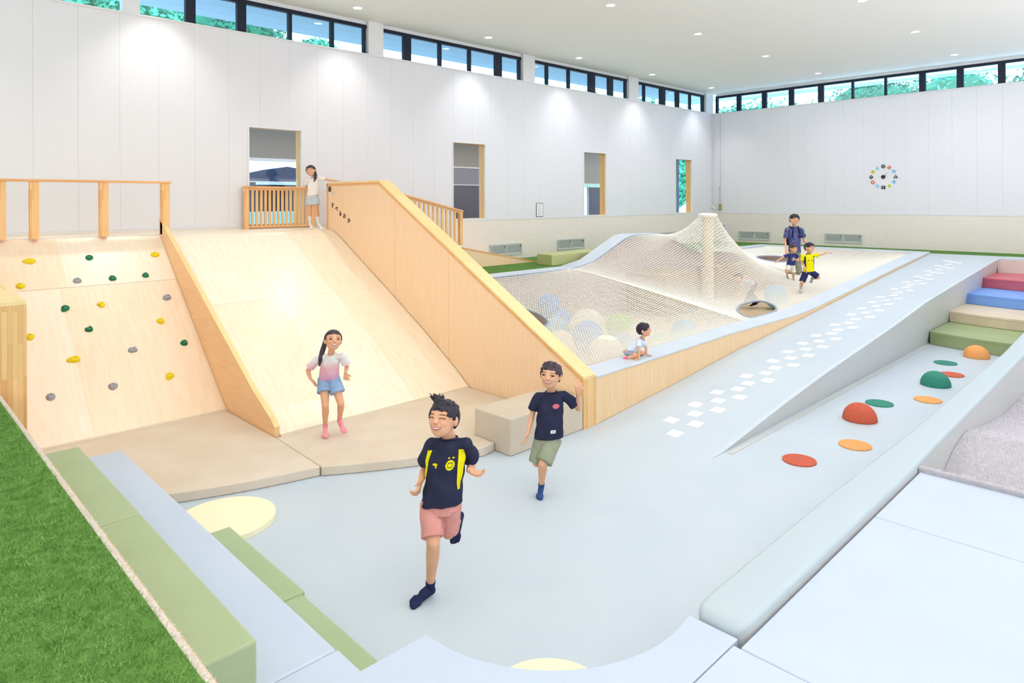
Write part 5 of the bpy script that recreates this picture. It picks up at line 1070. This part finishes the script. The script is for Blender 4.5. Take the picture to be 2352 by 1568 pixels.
# --- running boy in front
Z1 = 4.70
def ex1(e):
    S = e['S']
    for s_ in (1, -1):   # yellow side panels
        bm = B(); rows_ = []
        for b in np.linspace(0.22, 0.84, 12):
            rows_.append([bm.verts.new(onshirt(e, chestpt(e, s_ * a, b, 0), 0.006)) for a in np.linspace(0.985 - 0.30 * b * (2 - b) * 0.9, 0.99, 5)])
        for i in range(11):
            for k in range(4): bm.faces.new((rows_[i][k], rows_[i][k + 1], rows_[i + 1][k + 1], rows_[i + 1][k]))
        obj('side_panel', bm, M_yel, e['root'], smooth=True)
    bd = patch(e, 'badge', -0.62, -0.18, 0.54, 0.70, M_yel, 'oval', 0.0045)
    patch(e, 'badge_letters', -0.52, -0.28, 0.58, 0.66, cloth('badge_dark', '#2c2f4a'), 'rect', 0.0055, parent=bd)
    patch(e, 'badge_inner', -0.50, -0.30, 0.592, 0.648, M_yel, 'rect', 0.0062, parent=bd)
    for a in (-0.52, -0.32): patch(e, 'star', a - 0.05, a + 0.05, 0.72, 0.745, M_yel, 'oval', 0.0045)
    patch(e, 'chest_emblem', 0.22, 0.50, 0.62, 0.66, M_yel, 'oval', 0.0045); patch(e, 'chest_emblem', 0.24, 0.34, 0.585, 0.63, M_yel, 'oval', 0.0045)
b1 = person('boy running towards the camera, navy shirt with yellow sides, pink shorts', 1.10, (J(1024, 920, Z1 - 0.02), J(1012, 1006, Z1 - 0.10)), TOCAM * 1.0 - CR * 0.42 - CU * 0.25,
    dict(neck=J(1031, 1004, Z1 + 0.02), sr=J(986, 1018, Z1 + 0.04), sl=J(1073, 1015, Z1 - 0.02), er=J(975, 1078, Z1 + 0.12), wr=J(966, 1105, Z1 - 0.02), el=J(1084, 1066, Z1 + 0.16), wl=J(1077, 1079, Z1 - 0.02),
         hip=J(1012, 1158, Z1 + 0.0), hem=J(1014, 1150, Z1), kr=J(995, 1246, Z1 - 0.12), ar=J(988, 1350, Z1 + 0.04), tr=J(946, 1385, Z1 - 0.07), kl=J(1030, 1222, Z1 + 0.06), al=J(1054, 1190, Z1 + 0.38), tl=J(1045, 1240, Z1 + 0.40), dnl=TOCAM),
    (M_nav, 't_shirt'), (M_pinks, 'shorts', 0.070), M_hair, (M_navs, 'sock', 0.055), vox=0.0048, eyes='smile', mouth='smile', hstyle='spiky', extra=ex1, sleeves=0.66, slv=0.063, shortlen=(0.88, 0.86), base=J(965, 1388, Z1),
    hands={'r': dict(d=-CU * 0.6 + TOCAM * 0.8 - CR * 0.1, pn=CR, curl=0.8, th=1), 'l': dict(d=CR * 0.9 + TOCAM * 0.4 - CU * 0.2, pn=-CU, curl=0.45, th=-1)})
# --- boy in navy shirt and olive shorts
Z2 = 6.36
def ex2(e):
    patch(e, 'chest_print', -0.66, -0.16, 0.66, 0.76, cloth('red_print', '#8e2133'), 'oval', 0.0045); t_ = patch(e, 'hem_tag', -0.52, -0.16, 0.12, 0.19, cloth('white_tag', '#e9e9ea'), 'rect', 0.005); patch(e, 'tag_print', -0.42, -0.26, 0.145, 0.165, cloth('tag_grey', '#8a8c92'), 'rect', 0.006, parent=t_)
b2 = person('boy running beside the slide side wall, navy shirt with red chest print, olive shorts', 0.98, (J(1268, 832, Z2 - 0.03), J(1262, 893, Z2 - 0.08)), TOCAM - CR * 0.38 - CU * 0.38,
    dict(neck=J(1266, 898, Z2), sr=J(1233, 908, Z2 + 0.02), sl=J(1300, 906, Z2 - 0.01), er=J(1222, 952, Z2 + 0.05), wr=J(1213, 992, Z2 - 0.04), el=J(1329, 938, Z2 + 0.03), wl=J(1328, 902, Z2 - 0.06),
         hip=J(1258, 1008, Z2 + 0.0), hem=J(1260, 1000, Z2), kr=J(1233, 1062, Z2 - 0.02), ar=J(1240, 1046, Z2 + 0.32), tr=J(1243, 1066, Z2 + 0.40), kl=J(1247, 1064, Z2 - 0.14), al=J(1243, 1119, Z2 + 0.03), tl=J(1239, 1142, Z2 - 0.07), dnr=TOCAM),
    (M_nav, 't_shirt'), (M_olv, 'shorts', 0.082), M_hairb, (M_blus, 'sock', 0.06), vox=0.0052, eyes='open', mouth='smile', hstyle='short', extra=ex2, sleeves=0.72, shortlen=(0.95, 0.98), base=J(1240, 1145, Z2), flare=1.02, hem=-0.0,
    hands={'r': dict(d=-CU - CR * 0.35 + TOCAM * 0.3, pn=CR, curl=0.3, th=1), 'l': dict(d=CU + TOCAM * 0.2, pn=TOCAM, curl=0.6, th=1)})
# --- girl at the foot of the slide
Z3 = 7.75
M_top3 = mat('ombre_top', '#e8e6e8', 0.85); 
_n = M_top3.node_tree.nodes; _L = M_top3.node_tree.links; _t = _n.new('ShaderNodeTexCoord'); _s = _n.new('ShaderNodeSeparateXYZ'); _r = _n.new('ShaderNodeValToRGB'); _L.new(_t.outputs['Generated'], _s.inputs[0]); _L.new(_s.outputs['Z'], _r.inputs[0]); _L.new(_r.outputs[0], _n['Principled BSDF'].inputs['Base Color'])
_e = _r.color_ramp.elements; _e[0].position = 0.05; _e[0].color = hexc('#dba6cf'); _e[1].position = 0.72; _e[1].color = hexc('#e9e8ea'); _q = _e.new(0.48); _q.color = hexc('#f2c0cb')
hc3 = J(763, 782, Z3 - 0.12)
def ex3(e):
    obj('hair_tie', tube(B(), [J(748, 788, Z3 + 0.0) + V((0, 0, .02)), J(747, 791, Z3 + 0.0)], 0.026, 10), cloth('hair_tie_dark', '#4a4052'), e['root'])
    patch(e, 'drawstring', -0.04, 0.04, -0.10, 0.0, cloth('denim_cord', '#8aa7cc'), 'rect', 0.008)
g3 = person('laughing girl with long ponytail, pink and white top and denim shorts', 0.92, (J(766, 758, Z3 - 0.14), J(764, 806, Z3 - 0.22)), TOCAM + CR * 0.42 - CU * 0.12,
    dict(neck=J(760, 812, Z3 - 0.10), sr=J(728, 822, Z3 - 0.06), sl=J(791, 816, Z3 - 0.11), er=J(707, 851, Z3 + 0.02), wr=J(713, 870, Z3 - 0.04), el=J(797, 842, Z3 - 0.02), wl=J(794, 855, Z3 - 0.06),
         hip=J(755, 869, Z3 + 0.05), hem=J(756, 862, Z3 + 0.04), kr=J(747, 931, Z3 - 0.10), ar=J(747, 982, Z3 + 0.05), tr=J(747, 1001, Z3 - 0.10), kl=J(783, 927, Z3 - 0.06), al=J(780, 964, Z3 + 0.10), tl=J(791, 990, Z3 + 0.0),
         tail=[J(749, 775, Z3 - 0.02), J(746, 790, Z3 - 0.0), J(740, 808, Z3 - 0.06), J(736, 824, Z3 - 0.10), J(733, 840, Z3 - 0.13)]),
    (M_top3, 'blouse', cloth('white_trim', '#f0eff0')), (cloth('denim', '#97b3d8', '#8aa9d2'), 'shorts', 0.098), M_hairb, (cloth('pink_sock', '#f59fb0'), 'sock', 0.06), vox=0.0052, eyes='open', mouth='open', hstyle='ponytail', extra=ex3, sleeves=0.70, shortlen=(0.58, 0.52), base=J(748, 1003, Z3),
    hands={'r': dict(d=-CU * 0.7 + CR * 0.7, pn=CU, curl=0.2, th=-1), 'l': dict(d=-CU + CR * 0.1, pn=TOCAM, curl=0.3, th=-1, spread=2.0)})
# --- girl on top of the platform
Z4 = 12.78
g4 = person('small girl in white top standing on the platform, one arm along the side wall', 0.84, (J(712, 380, Z4), J(716, 405, Z4 - 0.05)), TOCAM + CR * 0.1 - CU * 0.3,
    dict(neck=J(719, 408, Z4), sr=J(706, 413, Z4), sl=J(736, 408, Z4), er=J(703, 428, Z4 + 0.12), wr=J(706, 444, Z4 + 0.16), el=J(755, 413, Z4 - 0.0), wl=J(772, 415, Z4 + 0.02),
         hip=J(718, 452, Z4), hem=J(719, 448, Z4), kr=J(711, 485, Z4 - 0.02), ar=J(712, 514, Z4 + 0.02), tr=J(717, 522, Z4 - 0.10), kl=J(728, 486, Z4 - 0.04), al=J(732, 515, Z4), tl=J(740, 524, Z4 - 0.10),
         tail=[J(724, 395, Z4 + 0.0), J(725, 402, Z4 - 0.05), J(724, 410, Z4 - 0.08), J(721, 417, Z4 - 0.10)]),
    (cloth('white_top', '#f4efe9'), 't_shirt', cloth('lilac_trim', '#cfd3ea')), (cloth('light_denim', '#c6d3da'), 'shorts', 0.09), M_hairb, (cloth('white_sock', '#f3eef0'), 'sock', 0.16), vox=0.0065, eyes='smile', mouth='open', hstyle='bangs', sleeves=0.6, shortlen=(0.55, 0.55), base=J(722, 524, Z4),
    hands={'l': dict(d=CR, pn=CU, curl=0.1, th=1)})
# --- toddler crawling on the rim
Z5 = 9.32
def ex5(e):
    patch(e, 'pocket', 0.3, 0.6, 0.5, 0.6, cloth('pale_pocket', '#d4def0'), 'rect', 0.004)
g5 = person('toddler in pale blue shirt kneeling on the net rim, hands on the pad', 0.66, (J(1474, 742, Z5), J(1484, 773, Z5)), CR + TOCAM * 0.35 - CU * 0.05,
    dict(neck=J(1476, 777, Z5), sr=J(1467, 784, Z5 - 0.07), sl=J(1479, 784, Z5 + 0.08), er=J(1468, 804, Z5 - 0.12), wr=J(1467, 823, Z5 - 0.15), el=J(1484, 801, Z5 + 0.08), wl=J(1485, 814, Z5 + 0.04),
         hip=J(1444, 809, Z5), hem=J(1448, 807, Z5), kr=J(1464, 817, Z5 - 0.10), ar=J(1438, 822, Z5 - 0.10), tr=J(1427, 827, Z5 - 0.10), kl=J(1477, 811, Z5 + 0.07), al=J(1456, 815, Z5 + 0.10), tl=J(1446, 817, Z5 + 0.10), dnr=-CU, dnl=-CU),
    (cloth('pale_blue_shirt', '#dfe9f8', '#d3e0f4'), 't_shirt', cloth('blue_collar', '#5b66a8')), (cloth('grey_blue_shorts', '#8b93ad', '#a7adc0', 0.3), 'shorts', 0.088), M_hair, (cloth('rose_sock', '#f2788c'), 'sock', 0.03), vox=0.0055, eyes='open', mouth='closed', hstyle='bowl', sleeves=0.6, shortlen=(0.55, 0.55), base=J(1452, 826, Z5), extra=ex5, legw=1.1,
    hands={'r': dict(d=-CR * 0.8 - CU * 0.15 + TOCAM * 0.3, pn=CU, curl=0.05, th=1), 'l': dict(d=CR * 1.0 - CU * 0.15, pn=CU, curl=0.05, th=-1)})
# --- adult on the net
Z6 = 16.55
M_pat = mat('patterned_navy', '#4c5486', 0.8)
_n = M_pat.node_tree.nodes; _L = M_pat.node_tree.links; _t = _n.new('ShaderNodeTexCoord'); _v = _n.new('ShaderNodeTexVoronoi'); _v.inputs['Scale'].default_value = 22; _r = _n.new('ShaderNodeValToRGB'); _L.new(_t.outputs['Object'], _v.inputs[0]); _L.new(_v.outputs['Distance'], _r.inputs[0]); _L.new(_r.outputs[0], _n['Principled BSDF'].inputs['Base Color'])
_e = _r.color_ramp.elements; _e[0].position = 0.16; _e[0].color = hexc('#c8c4cf'); _e[1].position = 0.24; _e[1].color = hexc('#4c5486')
def ex6(e):
    S = e['S']; bp = B(); c_ = e['nb'] - e['ua'] * 0.24 * S - e['fz'] * 0.17 * S - e['sx'] * 0.02
    loft(bp, [(c_ - e['ua'] * 0.19 * S, e['sx'] * 0.14 * S, e['fz'] * 0.07 * S), (c_, e['sx'] * 0.15 * S, e['fz'] * 0.085 * S), (c_ + e['ua'] * 0.17 * S, e['sx'] * 0.12 * S, e['fz'] * 0.06 * S)], 20)
    k_ = obj('backpack', remesh(bp, 0.012, 2), cloth('backpack_black', '#2b2d40'), e['root'], smooth=True)
    for s_ in (1, -1):
        pts = [chestpt(e, s_ * 0.62, b, 0.012) for b in (0.55, 0.68, 0.80, 0.92)] + [e['nb'] - e['ua'] * 0.0 + e['sx'] * 0.10 * S * s_ * (-1 if e['sx'].dot(e['sd']) < 0 else 1) - e['fz'] * 0.03 * S]
        obj('strap', tube(B(), pts, 0.02, 6), cloth('strap_navy', '#2b2d48'), k_)
g6 = person('man in patterned navy shirt with a backpack standing behind two boys', 1.10, (J(1826, 492, Z6), J(1823, 517, Z6 - 0.05)), TOCAM - CR * 0.05 - CU * 0.3,
    dict(neck=J(1824, 520, Z6), sr=J(1806, 526, Z6), sl=J(1842, 526, Z6), er=J(1803, 553, Z6 + 0.02), wr=J(1806, 573, Z6 - 0.08), el=J(1847, 551, Z6 + 0.03), wl=J(1856, 566, Z6 - 0.08),
         hip=J(1824, 578, Z6), hem=J(1825, 577, Z6), kr=J(1814, 606, Z6 - 0.03), ar=J(1813, 632, Z6 + 0.02), tr=J(1812, 637, Z6 - 0.14), kl=J(1833, 606, Z6 - 0.05), al=J(1834, 632, Z6), tl=J(1834, 639, Z6 - 0.14)),
    (M_pat, 'shirt'), (cloth('khaki_trousers', '#8f9483', '#868b7a'), 'trousers', 0.072), M_hair, (cloth('grey_sock', '#b9b8b4'), 'sock', 0.03), vox=0.008, eyes='open', mouth='closed', hstyle='bowl', adult=True, sleeves=0.75, shortlen=(1.75, 1.75), base=J(1824, 640, Z6), extra=ex6)
# --- small boy in navy
Z7 = 15.75
def ex7(e): patch(e, 'chest_print', -0.45, 0.35, 0.35, 0.72, mat('print_pale', '#c9bfc6', 0.8, '#35395a', 60, fac=(0.48, 0.52)), 'oval', 0.006)
g7 = person('small boy in navy printed shirt and cream shorts walking on the net', 0.70, (J(1822, 561, Z7), J(1823, 581, Z7 - 0.05)), TOCAM + CR * 0.25 - CU * 0.35,
    dict(neck=J(1820, 582, Z7), sr=J(1807, 586, Z7), sl=J(1831, 585, Z7), er=J(1796, 592, Z7), wr=J(1787, 598, Z7 - 0.05), el=J(1834, 598, Z7 - 0.02), wl=J(1826, 596, Z7 - 0.15),
         hip=J(1817, 609, Z7), hem=J(1817, 608, Z7), kr=J(1808, 624, Z7 - 0.08), ar=J(1808, 634, Z7 + 0.10), tr=J(1810, 640, Z7 + 0.04), kl=J(1822, 629, Z7 - 0.02), al=J(1823, 643, Z7), tl=J(1824, 648, Z7 - 0.10)),
    (cloth('navy_tee', '#3a4078'), 't_shirt'), (cloth('cream_shorts', '#efe9dc', '#d9d3c4'), 'shorts', 0.088), M_hairb, (cloth('sandal_sock', '#a9a37f'), 'sock', 0.02), vox=0.007, eyes='open', mouth='closed', hstyle='bowl', sleeves=0.55, shortlen=(0.85, 0.85), base=J(1820, 648, Z7), extra=ex7)
# --- boy in yellow
Z8 = 14.65
def ex8(e):
    for s_ in (1, -1): patch(e, 'side_panel', s_ * 0.72, s_ * 0.98, 0.2, 0.85, M_nav, 'rect', 0.005)
    patch(e, 'chest_emblem', 0.15, 0.42, 0.60, 0.64, M_nav, 'oval', 0.006); patch(e, 'badge', -0.5, -0.25, 0.58, 0.68, cloth('badge_olive', '#8a8520'), 'oval', 0.006)
g8 = person('boy in bright yellow shirt and navy shorts stepping on the net, arm stretched out', 0.90, (J(1858, 557, Z8), J(1861, 581, Z8 - 0.06)), TOCAM + CR * 0.35 - CU * 0.45,
    dict(neck=J(1857, 582, Z8), sr=J(1842, 587, Z8), sl=J(1869, 586, Z8), er=J(1843, 604, Z8 + 0.02), wr=J(1849, 616, Z8 - 0.15), el=J(1884, 585, Z8), wl=J(1899, 580, Z8 - 0.02),
         hip=J(1857, 625, Z8), hem=J(1857, 622, Z8), kr=J(1842, 648, Z8 - 0.05), ar=J(1839, 664, Z8), tr=J(1838, 669, Z8 - 0.13), kl=J(1880, 637, Z8 - 0.06), al=J(1866, 639, Z8 + 0.16), tl=J(1862, 648, Z8 + 0.20), dnl=TOCAM),
    (M_yel, 't_shirt', M_nav), (cloth('navy_shorts', '#30355c'), 'shorts', 0.075), M_hair, (cloth('grey_striped_sock', '#b4b2b8'), 'sock', 0.17), vox=0.0068, eyes='open', mouth='closed', hstyle='bowl', sleeves=0.62, shortlen=(0.88, 0.92), base=J(1840, 670, Z8), extra=ex8,
    hands={'l': dict(d=CR + CU * 0.1, pn=CU, curl=0.5, th=1), 'r': dict(d=CR * 0.5 - CU * 0.8, pn=CR, curl=0.5, th=1)})
# --- child crouching below the net
Z9 = 17.0
g9 = person('child in dark trousers crouching underneath the net cone', 0.86, (J(1694, 628, Z9), J(1698, 646, Z9 - 0.1)), -CR * 0.8 + TOCAM * 0.4 - CU * 0.3,
    dict(neck=J(1704, 645, Z9), sr=J(1707, 650, Z9 - 0.12), sl=J(1709, 646, Z9 + 0.12), er=J(1703, 664, Z9 - 0.14), wr=J(1697, 676, Z9 - 0.16), el=J(1702, 660, Z9 + 0.14), wl=J(1696, 672, Z9 + 0.12),
         hip=J(1734, 654, Z9), hem=J(1731, 653, Z9), kr=J(1722, 676, Z9 - 0.08), ar=J(1735, 696, Z9 - 0.08), tr=J(1722, 701, Z9 - 0.10), kl=J(1725, 674, Z9 + 0.10), al=J(1740, 692, Z9 + 0.10), tl=J(1727, 697, Z9 + 0.06)),
    (cloth('striped_white', '#e8e0e4', '#8d8a94'), 't_shirt'), (cloth('black_trousers', '#1f2030'), 'trousers', 0.062), M_hair, (cloth('black_sock', '#24242e'), 'sock', 0.03), vox=0.009, eyes='open', mouth='closed', hstyle='bowl', sleeves=0.7, shortlen=(1.85, 1.85), base=J(1735, 698, Z9))
bpy.data.scenes.remove(TMP)
